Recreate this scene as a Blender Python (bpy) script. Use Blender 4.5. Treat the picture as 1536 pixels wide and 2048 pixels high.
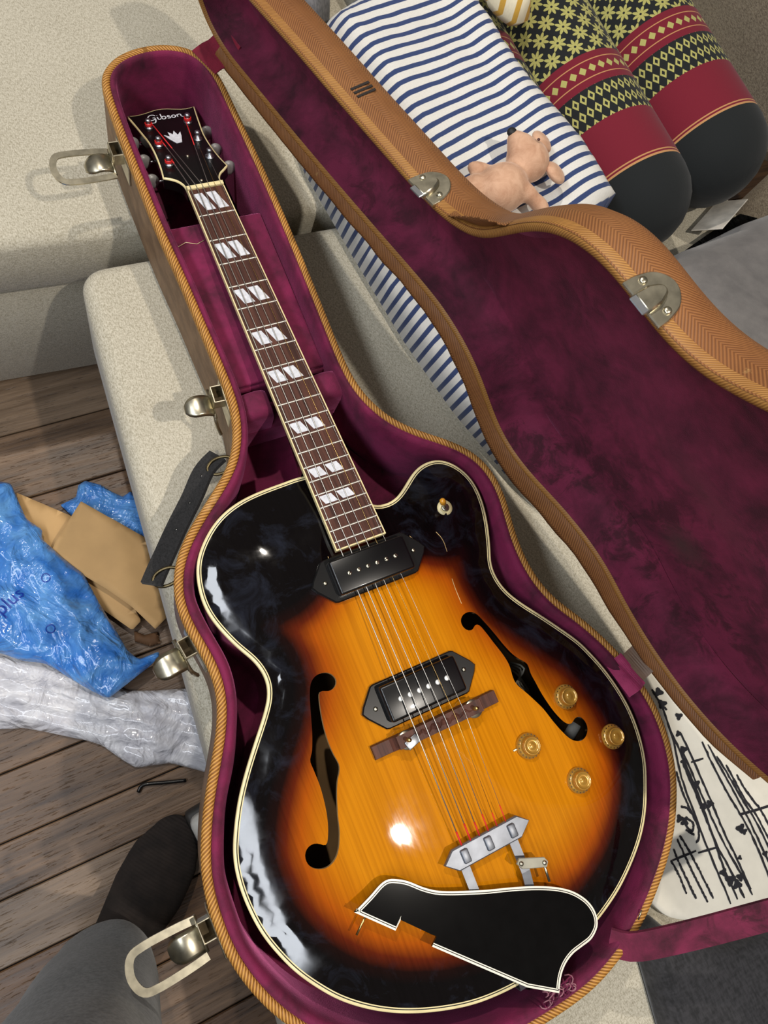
import bpy, bmesh, math, random
import numpy as np
from mathutils import Vector, Matrix, noise
from mathutils.geometry import delaunay_2d_cdt
random.seed(7)
for o in list(bpy.data.objects): bpy.data.objects.remove(o)
SC = bpy.context.scene
COL = SC.collection
# ------------------------------------------------------------------ camera, world, lights, exposure
cam = bpy.data.cameras.new('camera'); camo = bpy.data.objects.new('camera', cam); COL.objects.link(camo)
RW = [[0.88723, -0.3833, 0.25673], [-0.31275, -0.90883, -0.27607], [0.33914, 0.16464, -0.92622]]
CW = (-0.23428, -0.20012, 0.76125)
camo.matrix_world = Matrix(((RW[0][0], -RW[1][0], -RW[2][0], CW[0]), (RW[0][1], -RW[1][1], -RW[2][1], CW[1]),
                            (RW[0][2], -RW[1][2], -RW[2][2], CW[2]), (0, 0, 0, 1)))
cam.sensor_fit = 'VERTICAL'; cam.sensor_height = 24.0; cam.lens = 24.0 * 1540 / 2048
cam.clip_start = 0.02
SC.camera = camo
w = bpy.data.worlds.new('room'); SC.world = w; w.use_nodes = True
w.node_tree.nodes['Background'].inputs[0].default_value = (1.0, 0.93, 0.84, 1)
w.node_tree.nodes['Background'].inputs[1].default_value = 0.115
def lamp(name, loc, target, power, size, col, spread=None):
    l = bpy.data.lights.new(name, 'AREA'); l.shape = 'DISK'; l.size = size; l.energy = power; l.color = col
    if spread: l.spread = spread
    o = bpy.data.objects.new(name, l); COL.objects.link(o); o.location = loc
    o.rotation_euler = (Vector(target) - Vector(loc)).to_track_quat('-Z', 'Y').to_euler()
    return o
lamp('ceiling_downlight', (0.34, -0.78, 1.95), (0.1, -0.25, 0), 23, 0.05, (1.0, 0.92, 0.82))
lamp('ceiling_downlight', (-0.12, 1.00, 1.95), (0.0, 0.1, 0), 18, 0.05, (1.0, 0.92, 0.82))
ll = lamp('added_strip_light', (-1.25, -0.40, 1.75), (-0.1, -0.30, 0), 40, 1.7, (0.88, 0.93, 1.0))  # added strip light for the bluish streak on the body edge and the lid interior
ll.data.shape = 'RECTANGLE'; ll.data.size = 0.22; ll.data.size_y = 3.0
ll.rotation_euler = (0, -0.55, -.05)
SC.view_settings.view_transform = 'Standard'; SC.view_settings.look = 'None'
SC.view_settings.gamma = 1.0; SC.view_settings.use_curve_mapping = False
SC.view_settings.exposure = -0.12
# ------------------------------------------------------------------ helpers
def sr(r, g, b):
    f = lambda c: (c / 255 / 12.92) if c / 255 <= .04045 else ((c / 255 + .055) / 1.055) ** 2.4
    return (f(r), f(g), f(b), 1.0)
class NT:
    def __init__(s, name):
        s.m = bpy.data.materials.new(name); s.m.use_nodes = True; s.t = s.m.node_tree; s.p = s.t.nodes['Principled BSDF']
    def n(s, typ, **kw):
        nd = s.t.nodes.new(typ)
        for k, v in kw.items():
            if k.startswith('i_'): s.inp(nd, k[2:], v)
            else: setattr(nd, k, v)
        return nd
    def inp(s, nd, k, v):
        k = int(k) if k.isdigit() else k.replace('_', ' ')
        if isinstance(v, bpy.types.NodeSocket): s.t.links.new(v, nd.inputs[k])
        else: nd.inputs[k].default_value = v
    def M(s, op, a, b=0.0, c=None):
        nd = s.n('ShaderNodeMath', operation=op)
        s.inp(nd, '0', a); s.inp(nd, '1', b)
        if c is not None: s.inp(nd, '2', c)
        return nd.outputs[0]
    def uv(s):
        nd = s.n('ShaderNodeUVMap'); sp = s.n('ShaderNodeSeparateXYZ'); s.t.links.new(nd.outputs[0], sp.inputs[0])
        return sp.outputs[0], sp.outputs[1], nd.outputs[0]
    def obj(s):
        return s.n('ShaderNodeTexCoord').outputs['Object']
    def map(s, vec, scale=(1, 1, 1), rot=(0, 0, 0)):
        nd = s.n('ShaderNodeMapping'); s.t.links.new(vec, nd.inputs[0]); nd.inputs['Scale'].default_value = scale; nd.inputs['Rotation'].default_value = rot
        return nd.outputs[0]
    def noise(s, vec, scale, detail=3, rough=.5, dist=0.0):
        nd = s.n('ShaderNodeTexNoise'); s.t.links.new(vec, nd.inputs['Vector']); nd.inputs['Scale'].default_value = scale
        nd.inputs['Detail'].default_value = detail; nd.inputs['Roughness'].default_value = rough; nd.inputs['Distortion'].default_value = dist
        return nd.outputs[0]
    def ramp(s, f, stops, interp='LINEAR'):
        nd = s.n('ShaderNodeValToRGB'); s.t.links.new(f, nd.inputs[0]); cr = nd.color_ramp; cr.interpolation = interp
        while len(cr.elements) < len(stops): cr.elements.new(.5)
        for e, (p, c) in zip(cr.elements, stops): e.position = p; e.color = c
        return nd.outputs[0]
    def mix(s, f, a, b, mode='MIX'):
        nd = s.n('ShaderNodeMix', data_type='RGBA', blend_type=mode)
        s.inp(nd, '0', f); s.inp(nd, '6', a); s.inp(nd, '7', b)
        return nd.outputs[2]
    def bump(s, h, strength, dist=.001):
        nd = s.n('ShaderNodeBump'); s.t.links.new(h, nd.inputs['Height']); nd.inputs['Strength'].default_value = strength; nd.inputs['Distance'].default_value = dist
        s.t.links.new(nd.outputs[0], s.p.inputs['Normal']); return nd
    def set(s, **kw):
        for k, v in kw.items(): s.inp(s.p, k, v)
        return s.m
def plain(name, col, rough=.5, metal=0.0, coat=0.0, spec=.5, var=.12, vs=60):
    t = NT(name); c = t.noise(t.obj(), vs, 4)
    dk = tuple(x * (1 - var * 2) for x in col[:3]) + (1,); lt = tuple(min(1, x * (1 + var)) for x in col[:3]) + (1,)
    t.set(Base_Color=t.ramp(c, [(.3, dk), (.7, lt)]), Roughness=rough, Metallic=metal, Coat_Weight=coat, Coat_Roughness=.06)
    t.p.inputs['Specular IOR Level'].default_value = spec
    return t.m
# --- materials
def m_tweed(name, dark, light, per=.0030, band=.021):
    t = NT(name); u, v, uv = t.uv()
    k = t.M('PINGPONG', v, band)
    ph = t.M('MULTIPLY', t.M('ADD', u, t.M('MULTIPLY', k, 1.0)), 2 * math.pi / per)
    s = t.M('MULTIPLY_ADD', t.M('SINE', ph), .5, .5)
    nz = t.noise(uv, 35, 5, .6); big = t.noise(uv, 7, 4)
    f = t.M('ADD', t.M('MULTIPLY', s, .55), t.M('MULTIPLY', nz, .5))
    c = t.ramp(f, [(.15, dark), (.8, light)])
    wear = t.ramp(t.noise(uv, 22, 6, .7), [(.66, (0, 0, 0, 1)), (.72, (1, 1, 1, 1))])
    c = t.mix(t.M('MULTIPLY', wear, .55), c, sr(214, 178, 112))
    c = t.mix(t.M('MULTIPLY', t.ramp(big, [(.45, (0, 0, 0, 1)), (.75, (1, 1, 1, 1))]), .35), c, sr(120, 66, 28))
    t.bump(s, .25, .0008)
    return t.set(Base_Color=c, Roughness=.55)
TWEED = m_tweed('tweed_cover', sr(98, 58, 28), sr(150, 100, 56))
def m_rope():
    t = NT('tweed_edge'); u, v, uv = t.uv()
    ph = t.M('MULTIPLY', t.M('ADD', u, t.M('MULTIPLY', v, .8)), 2 * math.pi / .0040)
    s = t.M('MULTIPLY_ADD', t.M('SINE', ph), .5, .5)
    f = t.M('ADD', t.M('MULTIPLY', s, .7), t.M('MULTIPLY', t.noise(uv, 60, 4), .4))
    c = t.ramp(f, [(.18, sr(122, 74, 22)), (.5, sr(178, 120, 42)), (.9, sr(208, 154, 80))])
    wear = t.ramp(t.noise(uv, 14, 5, .65), [(.6, (0, 0, 0, 1)), (.68, (1, 1, 1, 1))])
    c = t.mix(t.M('MULTIPLY', wear, .5), c, sr(206, 164, 110))
    t.bump(s, .6, .0012)
    return t.set(Base_Color=c, Roughness=.55)
ROPE = m_rope()
EDGE = m_tweed('worn_tweed_fold', sr(122, 78, 30), sr(176, 126, 62), .0026, .5)
def m_velvet(name, a, b, tint, patch=9, spots=False):
    t = NT(name); o = t.obj()
    n1 = t.noise(o, patch, 5, .62, .6); n2 = t.noise(t.map(o, (1, 1, 1)), 45, 4, .6); n3 = t.noise(o, 900, 2)
    f = t.M('ADD', t.M('MULTIPLY', n1, .7), t.M('MULTIPLY', n2, .32))
    c = t.ramp(f, [(.36, b), (.6, a)])
    if spots:
        k = t.M('MULTIPLY', t.ramp(t.noise(o, 30, 7, .72, .5), [(.5, (0, 0, 0, 1)), (.6, (1, 1, 1, 1))]), t.ramp(t.noise(o, 5, 2), [(.42, (.15, .15, .15, 1)), (.6, (1, 1, 1, 1))]))
        c = t.mix(t.M('MULTIPLY', k, .75), c, sr(48, 3, 18))
        for (ctr, sc, col, w_) in SPOTS:
            nd = t.n('ShaderNodeMapping', vector_type='TEXTURE'); t.t.links.new(o, nd.inputs[0]); nd.inputs['Location'].default_value = ctr; nd.inputs['Scale'].default_value = sc; nd.inputs['Rotation'].default_value = (0, 0, .2)
            ln = t.n('ShaderNodeVectorMath', operation='LENGTH'); t.t.links.new(nd.outputs[0], ln.inputs[0])
            m_ = t.M('MULTIPLY', t.M('SUBTRACT', 1.0, t.M('MINIMUM', t.M('MULTIPLY', ln.outputs['Value'], t.M('MULTIPLY_ADD', t.noise(o, 60, 3), .6, .7)), 1.0)), w_)
            c = t.mix(m_, c, col)
    t.bump(t.M('ADD', n3, t.M('MULTIPLY', n2, 1.5)), .35, .0010)
    return t.set(Base_Color=c, Roughness=.85, Sheen_Weight=.75, Sheen_Roughness=.35, Sheen_Tint=tint)
SPOTS = [((.269, -.218, .135), (.03, .035, .03), sr(62, 44, 40), .9), ((.243, -.186, .215), (.03, .09, .03), sr(80, 36, 44), .6)]
VELVET = m_velvet('plum_velvet', sr(122, 21, 68), sr(60, 4, 30), sr(222, 116, 172), 15)
VELVET2 = m_velvet('maroon_velvet', sr(116, 28, 62), sr(58, 5, 27), sr(190, 100, 140), 14, True)
def m_weave(name, a, b, scale=560, st=.35):
    t = NT(name); o = t.obj()
    n1 = t.noise(t.map(o, (1, .30, .6), (0, 0, .5)), scale * 1.5, 2, .5, .2); n2 = t.noise(t.map(o, (.30, 1, .6), (0, 0, .5)), scale * 1.4, 2, .5)
    big = t.noise(o, 5, 3)
    f = t.M('ADD', t.M('MULTIPLY', n1, .6), t.M('ADD', t.M('MULTIPLY', n2, .4), t.M('MULTIPLY', t.M('SUBTRACT', big, .5), .15)))
    c = t.ramp(f, [(.36, b), (.60, a)])
    t.bump(f, st, .0014)
    return t.set(Base_Color=c, Roughness=.92, Sheen_Weight=.15)
BEIGE = m_weave('beige_woven_upholstery', sr(206, 199, 180), sr(160, 152, 131))
TAUPE = m_weave('taupe_woven_upholstery', sr(172, 158, 136), sr(120, 106, 88))
GREYV = m_velvet('grey_velvet', sr(122, 119, 117), sr(92, 90, 90), sr(190, 190, 190), 6)
QUILT = m_weave('grey_quilt', sr(122, 121, 124), sr(86, 86, 90), 200)
NICKEL = plain('aged_nickel', sr(205, 198, 176), .32, 1.0, var=.18, vs=90)
CHROME = plain('dull_chrome', sr(176, 180, 186), .36, 1.0, var=.1, vs=80)
STEEL = plain('string_steel', sr(215, 212, 204), .42, 1.0, var=.05)
BRASS = plain('string_bronze', sr(226, 190, 120), .3, 1.0, var=.05)
CREAM = plain('aged_ivory_binding', sr(238, 222, 168), .35, coat=.4, var=.06)
BLACKP = plain('black_plastic', sr(8, 8, 10), .3, coat=.2, var=.1)
DARKP = plain('black_lacquer', sr(10, 9, 9), .2, coat=1.0, var=.1)
RED = plain('red_silk_wrap', sr(214, 34, 34), .6, var=.1)
PEARL = plain('mother_of_pearl', sr(226, 228, 234), .18, coat=.7, var=.1, vs=220)
WEBB = m_weave('black_webbing', sr(38, 37, 38), sr(15, 15, 16), 500)
def m_rosewood():
    t = NT('rosewood'); o = t.obj()
    n1 = t.noise(t.map(o, (260, 9, 60)), 1, 4, .6)
    t.bump(n1, .1, .0004)
    return t.set(Base_Color=t.ramp(n1, [(.3, sr(54, 31, 26)), (.7, sr(98, 60, 48))]), Roughness=.5, Specular_IOR_Level=.25)
ROSE = m_rosewood()
def m_burst():
    t = NT('sunburst_lacquer'); a = t.n('ShaderNodeAttribute', attribute_name='burst'); o = t.obj()
    f = t.M('ADD', a.outputs['Fac'], t.M('MULTIPLY', t.M('SUBTRACT', t.noise(o, 28, 4), .5), .045))
    c = t.ramp(f, [(.25, sr(9, 6, 7)), (.36, sr(26, 8, 6)), (.47, sr(92, 30, 8)), (.6, sr(166, 78, 8)), (.8, sr(190, 110, 9)), (1.0, sr(203, 127, 15))])
    gr = t.noise(t.map(o, (420, 5, 20)), 1, 3, .5)
    c = t.mix(.55, c, t.ramp(gr, [(.3, (.62, .55, .5, 1)), (.6, (1, 1, 1, 1))]), 'MULTIPLY')
    sm = t.noise(o, 17, 5, .6, .8)
    smd = t.ramp(sm, [(.36, (0, 0, 0, 1)), (.72, (1, 1, 1, 1))])
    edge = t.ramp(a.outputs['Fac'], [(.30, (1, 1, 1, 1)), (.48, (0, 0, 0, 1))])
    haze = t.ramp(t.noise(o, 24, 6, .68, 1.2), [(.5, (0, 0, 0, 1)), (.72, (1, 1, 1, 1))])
    c = t.mix(t.M('MULTIPLY', t.M('MULTIPLY', haze, edge), .30), c, sr(56, 62, 78))  # smudgy haze: bluish reflection painted into the colour of the black finish
    scr = t.noise(t.map(o, (400, 60, 60), (0, 0, .5)), 1, 3)
    cr = t.M('ADD', t.M('MULTIPLY', t.M('MULTIPLY', smd, t.M('MULTIPLY_ADD', edge, .8, .25)), .13), t.M('MULTIPLY_ADD', scr, .03, .006))
    return t.set(Base_Color=c, Roughness=.5, Coat_Weight=1.0, Coat_Roughness=cr, Coat_IOR=1.5, Specular_IOR_Level=.0)
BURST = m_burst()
SIDE = plain('dark_side_lacquer', sr(24, 12, 8), .25, coat=1.0)
MAHOG = plain('neck_lacquer', sr(46, 20, 12), .3, coat=.8)
INSIDE = plain('bare_inside_wood', sr(120, 92, 56), .8, vs=30)
GOLD = NT('gold_clear_knob').set(Base_Color=sr(186, 138, 54), Roughness=.25, Metallic=.35, Coat_Weight=1.0, Coat_Roughness=.04)
# ------------------------------------------------------------------ mesh helpers
def link(o, parent=None):
    COL.objects.link(o)
    if parent is not None: o.parent = parent
    return o
def mesh(name, v, f, mat, parent=None, uv=None, smooth=True, attr=None):
    me = bpy.data.meshes.new(name); me.from_pydata([tuple(map(float, p)) for p in v], [], [tuple(map(int, q)) for q in f])
    if uv is not None:
        l = me.uv_layers.new(name='UVMap'); li = np.empty(len(me.loops), dtype=np.int32); me.loops.foreach_get('vertex_index', li)
        l.data.foreach_set('uv', np.asarray(uv, dtype=np.float32)[li].ravel())
    if attr is not None:
        a = me.attributes.new(attr[0], 'FLOAT', 'POINT'); a.data.foreach_set('value', np.asarray(attr[1], dtype=np.float32))
    if smooth: me.polygons.foreach_set('use_smooth', [True] * len(me.polygons))
    if mat: me.materials.append(mat)
    me.update()
    return link(bpy.data.objects.new(name, me), parent)
def empty(name, loc=(0, 0, 0)):
    o = bpy.data.objects.new(name, None); o.empty_display_size = .03; COL.objects.link(o); o.location = loc; return o
def tag(o, label=None, cat=None, group=None, kind=None):
    for k, v in (('label', label), ('category', cat), ('group', group), ('kind', kind)):
        if v: o[k] = v
    return o
def thing(name, label, cat, loc=(0, 0, 0), group=None):
    return tag(empty(name, loc), label, cat, group)
def local(o, root):              # child meshes are authored in world coordinates
    o.location = Vector(o.location) - root.matrix_basis.translation; return o
def settle(root):
    off = Vector(root.location)
    for c in root.children: c.location = Vector(c.location) - off
def catmull(p, n, closed=True):
    p = np.asarray(p, float); N = len(p)
    idx = (lambda i: p[i % N]) if closed else (lambda i: p[min(max(i, 0), N - 1)])
    out = []
    for i in range(N if closed else N - 1):
        a, b, c, d = idx(i - 1), idx(i), idx(i + 1), idx(i + 2)
        for t in np.linspace(0, 1, 8, endpoint=False):
            out.append(.5 * (2 * b + (c - a) * t + (2 * a - 5 * b + 4 * c - d) * t * t + (3 * b - a - 3 * c + d) * t ** 3))
    if not closed: out.append(p[-1])
    return resample(np.array(out), n, closed)
def resample(p, n, closed=True):
    p = np.asarray(p, float); q = np.vstack([p, p[:1]]) if closed else p
    s = np.r_[0, np.cumsum(np.linalg.norm(np.diff(q, axis=0), axis=1))]
    t = np.linspace(0, s[-1], n, endpoint=not closed)
    return np.stack([np.interp(t, s, q[:, k]) for k in range(q.shape[1])], 1)
def smoothc(p, k=6):
    for _ in range(k): p = .5 * p + .25 * (np.roll(p, 1, 0) + np.roll(p, -1, 0))
    return p
def area(p):
    return .5 * np.sum(p[:, 0] * np.roll(p[:, 1], -1) - np.roll(p[:, 0], -1) * p[:, 1])
def inset(p, d):                 # p CCW closed; d scalar or array, positive = inward
    t = np.roll(p, -1, 0) - np.roll(p, 1, 0); t /= np.linalg.norm(t, axis=1)[:, None] + 1e-12
    n = np.stack([-t[:, 1], t[:, 0]], 1)
    return p + n * (np.asarray(d).reshape(-1, 1) if np.ndim(d) else d)
def rings(name, rs, mat, parent=None, closed=True, capa=False, capb=False, smooth=True, flip=False, ring_closed=True):
    """loft a list of (n,3) rings; uv = arc length, profile length"""
    n = len(rs[0]); v = np.vstack(rs); f = []
    al = np.r_[0, np.cumsum(np.linalg.norm(np.diff(rs[0], axis=0), axis=1))]
    uv = []; pl = 0
    for k, r in enumerate(rs):
        if k: pl += float(np.mean(np.linalg.norm(r - rs[k - 1], axis=1)))
        uv += [(a, pl) for a in al]
    m = n if ring_closed else n - 1
    for k in range(len(rs) - 1):
        for i in range(m):
            j = (i + 1) % n
            q = (k * n + i, k * n + j, (k + 1) * n + j, (k + 1) * n + i)
            f.append(q[::-1] if flip else q)
    if capa: f.append(tuple(range(n))[::-1] if not flip else tuple(range(n)))
    if capb: b = (len(rs) - 1) * n; f.append(tuple(range(b, b + n)) if not flip else tuple(range(b, b + n))[::-1])
    return mesh(name, v, f, mat, parent, uv, smooth)
def r3(p, z): return np.c_[p, np.full(len(p), z) if np.ndim(z) == 0 else z]
def inside(P, poly):
    x, y = P[:, 0], P[:, 1]; r = np.zeros(len(P), bool); q = np.roll(poly, -1, 0)
    for (x1, y1), (x2, y2) in zip(poly, q):
        c = ((y1 > y) != (y2 > y)); 
        r ^= c & (x < (x2 - x1) * (y - y1) / (y2 - y1 + 1e-15) + x1)
    return r
def dist(P, poly):
    a = poly; b = np.roll(poly, -1, 0); out = np.full(len(P), 1e9)
    for A, B in zip(a, b):
        ab = B - A; t = np.clip(((P - A) @ ab) / (ab @ ab + 1e-15), 0, 1)
        out = np.minimum(out, ((P - (A + t[:, None] * ab)) ** 2).sum(1))
    return np.sqrt(out)
def cdt(outer, holes=(), grid=.008, margin=.4):
    loops = [outer] + list(holes); v = []; e = []
    for l in loops:
        b = len(v); v += [tuple(p) for p in l]; e += [(b + i, b + (i + 1) % len(l)) for i in range(len(l))]
    nb = len(v)
    if grid:
        lo, hi = outer.min(0), outer.max(0)
        g = np.array([(x + (grid / 2 if k % 2 else 0), y) for k, y in enumerate(np.arange(lo[1], hi[1], grid * .87)) for x in np.arange(lo[0], hi[0], grid)])
        ok = inside(g, outer) & (dist(g, outer) > grid * margin)
        for h in holes: ok &= ~inside(g, h) & (dist(g, h) > grid * margin)
        v += [tuple(p) for p in g[ok]]
    r = delaunay_2d_cdt([Vector(p) for p in v], e, [], 0, 1e-6)
    V = np.array([tuple(p) for p in r[0]]); F = np.array([list(f) for f in r[2]])
    c = V[F].mean(1); ok = inside(c, outer)
    for h in holes: ok &= ~inside(c, h)
    F = F[ok]
    A = V[F]; s = (A[:, 1, 0] - A[:, 0, 0]) * (A[:, 2, 1] - A[:, 0, 1]) - (A[:, 1, 1] - A[:, 0, 1]) * (A[:, 2, 0] - A[:, 0, 0])
    F[s < 0] = F[s < 0][:, ::-1]
    return V, F
def tube(name, path, r, mat, parent=None, n=8, caps=True, closed=False):
    p = np.asarray(path, float); N = len(p); R = np.broadcast_to(np.asarray(r, float), (N,))
    t = np.gradient(p, axis=0) if not closed else np.roll(p, -1, 0) - np.roll(p, 1, 0)
    t /= np.linalg.norm(t, axis=1)[:, None] + 1e-12
    up = np.array([0, 0, 1.0]) if abs(t[0, 2]) < .9 else np.array([1.0, 0, 0]); rs = []
    for k in range(N):
        a = np.cross(t[k], up); a /= np.linalg.norm(a) + 1e-12; b = np.cross(a, t[k]); up = b
        an = np.linspace(0, 2 * np.pi, n, endpoint=False)
        rs.append(p[k] + R[k] * (np.cos(an)[:, None] * a + np.sin(an)[:, None] * b))
    if closed: rs.append(rs[0])
    return rings(name, rs, mat, parent, capa=caps and not closed, capb=caps and not closed, flip=True)
def lathe(name, prof, mat, parent=None, n=24, M=None):
    an = np.linspace(0, 2 * np.pi, n, endpoint=False); rs = [np.c_[r * np.cos(an), r * np.sin(an), np.full(n, z)] for r, z in prof]
    if M is not None: rs = [xf(M, r) for r in rs]
    return rings(name, rs, mat, parent, capa=True, capb=True)
def xf(M, p):
    p = np.asarray(p, float); M = np.asarray(M); return p @ M[:3, :3].T + M[:3, 3]
def bevbox(name, size, M, mat, parent=None, bev=.002, seg=2):
    bm = bmesh.new(); bmesh.ops.create_cube(bm, size=1.0)
    for v in bm.verts: v.co = Vector((v.co.x * size[0], v.co.y * size[1], v.co.z * size[2]))
    if bev: bmesh.ops.bevel(bm, geom=bm.edges[:], offset=bev, segments=seg, affect='EDGES', profile=.5)
    bm.transform(Matrix(np.asarray(M).tolist()) if M is not None else Matrix())
    me = bpy.data.meshes.new(name); bm.to_mesh(me); bm.free(); me.materials.append(mat)
    me.polygons.foreach_set('use_smooth', [seg > 1 and bev > 0] * len(me.polygons))
    return link(bpy.data.objects.new(name, me), parent)
def prism(name, poly, z0, z1, mat, parent=None, M=None, bev=0.0, smooth=False):
    """polygon extruded along local z with an optional small chamfer on top"""
    p = np.asarray(poly, float)
    if area(p) < 0: p = p[::-1]
    rs = [r3(p, z0), r3(p, z1 - bev)]
    if bev: rs.append(r3(inset(p, bev), z1))
    V, F = cdt(inset(p, bev) if bev else p, grid=None)
    n = len(p); v = np.vstack(rs + [r3(V, z1), r3(cdtb(p, V, bev), z0)]); f = []
    for k in range(len(rs) - 1):
        for i in range(n): j = (i + 1) % n; f.append((k * n + i, k * n + j, (k + 1) * n + j, (k + 1) * n + i))
    b = len(rs) * n; f += [tuple(b + q) for q in F]; b += len(V); f += [tuple(b + q[::-1]) for q in F]
    if M is not None: v = xf(M, v)
    return mesh(name, v, f, mat, parent, np.asarray(v)[:, :2], smooth)
def cdtb(p, V, bev):
    return V if not bev else np.array([p[np.argmin(((inset(p, bev) - q) ** 2).sum(1))] for q in V])
def T(x, y, z, rz=0.0, rx=0.0, ry=0.0):
    return np.array(Matrix.Translation((x, y, z)) @ Matrix.Rotation(rz, 4, 'Z') @ Matrix.Rotation(ry, 4, 'Y') @ Matrix.Rotation(rx, 4, 'X'))
def copyobj(o, parent, M):
    c = o.copy(); COL.objects.link(c); c.parent = parent; c.matrix_basis = Matrix(np.asarray(M).tolist()); return c
SEAT = -.115; FLOOR = -.5
# ================================================================== SETTING: floor with planks
def m_wood(i, a, b):
    t = NT('oak_board_%d' % i); o = t.obj()
    n1 = t.noise(t.map(o, (3, 60, 20)), 1, 5, .65, .4); n2 = t.noise(t.map(o, (9, 160, 20)), 1, 4, .6); n3 = t.noise(o, 6, 3)
    f = t.M('ADD', t.M('MULTIPLY', n1, .6), t.M('ADD', t.M('MULTIPLY', n2, .3), t.M('MULTIPLY', n3, .15)))
    pit = t.ramp(t.noise(t.map(o, (40, 420, 40)), 1, 3, .6), [(.30, (0, 0, 0, 1)), (.40, (1, 1, 1, 1))])
    t.bump(t.M('ADD', n2, t.M('MULTIPLY', pit, .6)), .5, .0016)
    return t.set(Base_Color=t.mix(.6, t.ramp(f, [(.38, b), (.62, a)]), t.ramp(pit, [(0, (.35, .3, .25, 1)), (1, (1, 1, 1, 1))]), 'MULTIPLY'), Roughness=t.M('MULTIPLY_ADD', n2, .3, .28))
WOODS = [m_wood(0, sr(124, 98, 74), sr(66, 48, 33)), m_wood(1, sr(136, 114, 92), sr(80, 63, 48)), m_wood(2, sr(108, 78, 50), sr(56, 36, 22)), m_wood(3, sr(116, 90, 66), sr(60, 43, 30))]
fl = bevbox('floor', (5.0, 4.6, .06), T(0.4, .3, FLOOR - .036), plain('subfloor_dark', sr(30, 22, 16), .9), None, 0)
tag(fl, kind='structure')
ys = [-1.55, -1.43, -1.33, -1.22, -1.10, -1.0, -.89, -.79, -.68, -.575, -.48, -.393, -.31, -.24, -.15, -.06, .04, .135, .235, .346, .45, .56, .66, .77, .88, .99, 1.1, 1.2, 1.3, 1.4, 1.5]
k = 0
for a, b in zip(ys[:-1], ys[1:]):
    xs = [-2.0, random.uniform(-1.1, -.75), random.uniform(.3, 1.0), 2.6]
    for x0, x1 in zip(xs[:-1], xs[1:]):
        h = random.uniform(.0, .002)
        o = bevbox('plank', (x1 - x0 - .002, b - a - .002, .012), T((x0 + x1) / 2, (a + b) / 2, 0), WOODS[(k * 7 + int(x0 * 10)) % 4], fl, .0015, 1)
        o.location = (0, 0, FLOOR - .006 - .001 + h * .4); k += 1
# ================================================================== SOFA, OTTOMAN
def roundbox(name, poly, z0, z1, mat, parent, rad=.03, rim=.02, bulge=.006, n=160, botr=.008):
    """upholstered block: polygon footprint with rounded vertical and top edges"""
    p = np.asarray(poly, float)
    if area(p) < 0: p = p[::-1]
    q = []
    N = len(p)
    for i in range(N):
        a, b, c = p[i - 1], p[i], p[(i + 1) % N]; u = (a - b) / np.linalg.norm(a - b); w_ = (c - b) / np.linalg.norm(c - b)
        for t in np.linspace(0, 1, 7): q.append((1 - t) ** 2 * (b + u * rad) + 2 * t * (1 - t) * b + t * t * (b + w_ * rad))
    p = resample(np.array(q), n)
    rs = [r3(inset(p, botr), z0), r3(p, z0 + botr)]
    for t in np.linspace(.15, 1, 6) * math.pi / 2: rs.append(r3(inset(p, rim * (1 - math.cos(t))), z1 - rim + rim * math.sin(t)))
    o = rings(name, [r3(p, z0 + botr)] + rs[2:], mat, parent)
    top = inset(p, rim); V, F = cdt(top, grid=.05)
    d = dist(V, top); z = z1 + bulge * (1 - np.exp(-d / .06))
    bm = bmesh.new(); bm.from_mesh(o.data); base = [bm.verts.new((x, y, zz)) for (x, y), zz in zip(V, z)]
    for f in F: 
        ff = bm.faces.new([base[i] for i in f]); ff.smooth = True
    ring = [bm.verts.new((x, y, z0 + .0)) for x, y in inset(p, botr)]
    bot0 = [bm.verts.new((x, y, z0 + botr)) for x, y in p]
    for i in range(n):
        j = (i + 1) % n; bm.faces.new((ring[i], ring[j], bot0[j], bot0[i])).smooth = True
    bm.faces.new(ring[::-1])
    bmesh.ops.remove_doubles(bm, verts=bm.verts[:], dist=1e-5)
    bm.to_mesh(o.data); bm.free(); return o
sofa = thing('sofa', 'large beige woven sofa behind the guitar case, its seat running off to the left', 'sofa', (0.2, .85, FLOOR))
fy = lambda x: .412 - .075 * (x + .23)
roundbox('seat_cushion', [(-1.3, fy(-1.3)), (1.02, fy(1.02)), (1.02, 1.35), (-1.3, 1.35)], SEAT - .105, SEAT, BEIGE, sofa, .04, .022, 0)
roundbox('base', [(-1.29, fy(-1.29) + .012), (1.01, fy(1.01) + .012), (1.01, 1.34), (-1.29, 1.34)], FLOOR + .012, SEAT - .107, BEIGE, sofa, .03, .012, 0)
bk = roundbox('backrest', [(.93, .30), (1.20, .28), (1.20, 1.35), (.93, 1.35)], SEAT + .0, .42, TAUPE, sofa, .05, .06)
roundbox('arm', [(.90, -.30), (1.16, -.30), (1.16, .275), (.90, .275)], FLOOR + .01, .02, TAUPE, sofa, .05, .05)
settle(sofa)
otto = thing('ottoman', 'beige woven ottoman carrying the open guitar case', 'ottoman', (.3, -.3, FLOOR))
roundbox('top_cushion', [(-.157, .366), (.86, .335), (.86, -1.0), (-.262, -1.0)], SEAT - .16, SEAT, BEIGE, otto, .035, .022, 0, 640)
roundbox('base', [(-.08, .30), (.80, .28), (.80, -.94), (-.14, -.94)], FLOOR + .05, SEAT - .161, BEIGE, otto, .03, .01, 0)
for x, y in ((-.05, .25), (.75, .25), (.75, -.88), (-.08, -.88)):
    lathe('foot', [(.018, 0), (.024, .05)], BLACKP, otto, 16, T(x, y, FLOOR + .0))
settle(otto)
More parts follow.
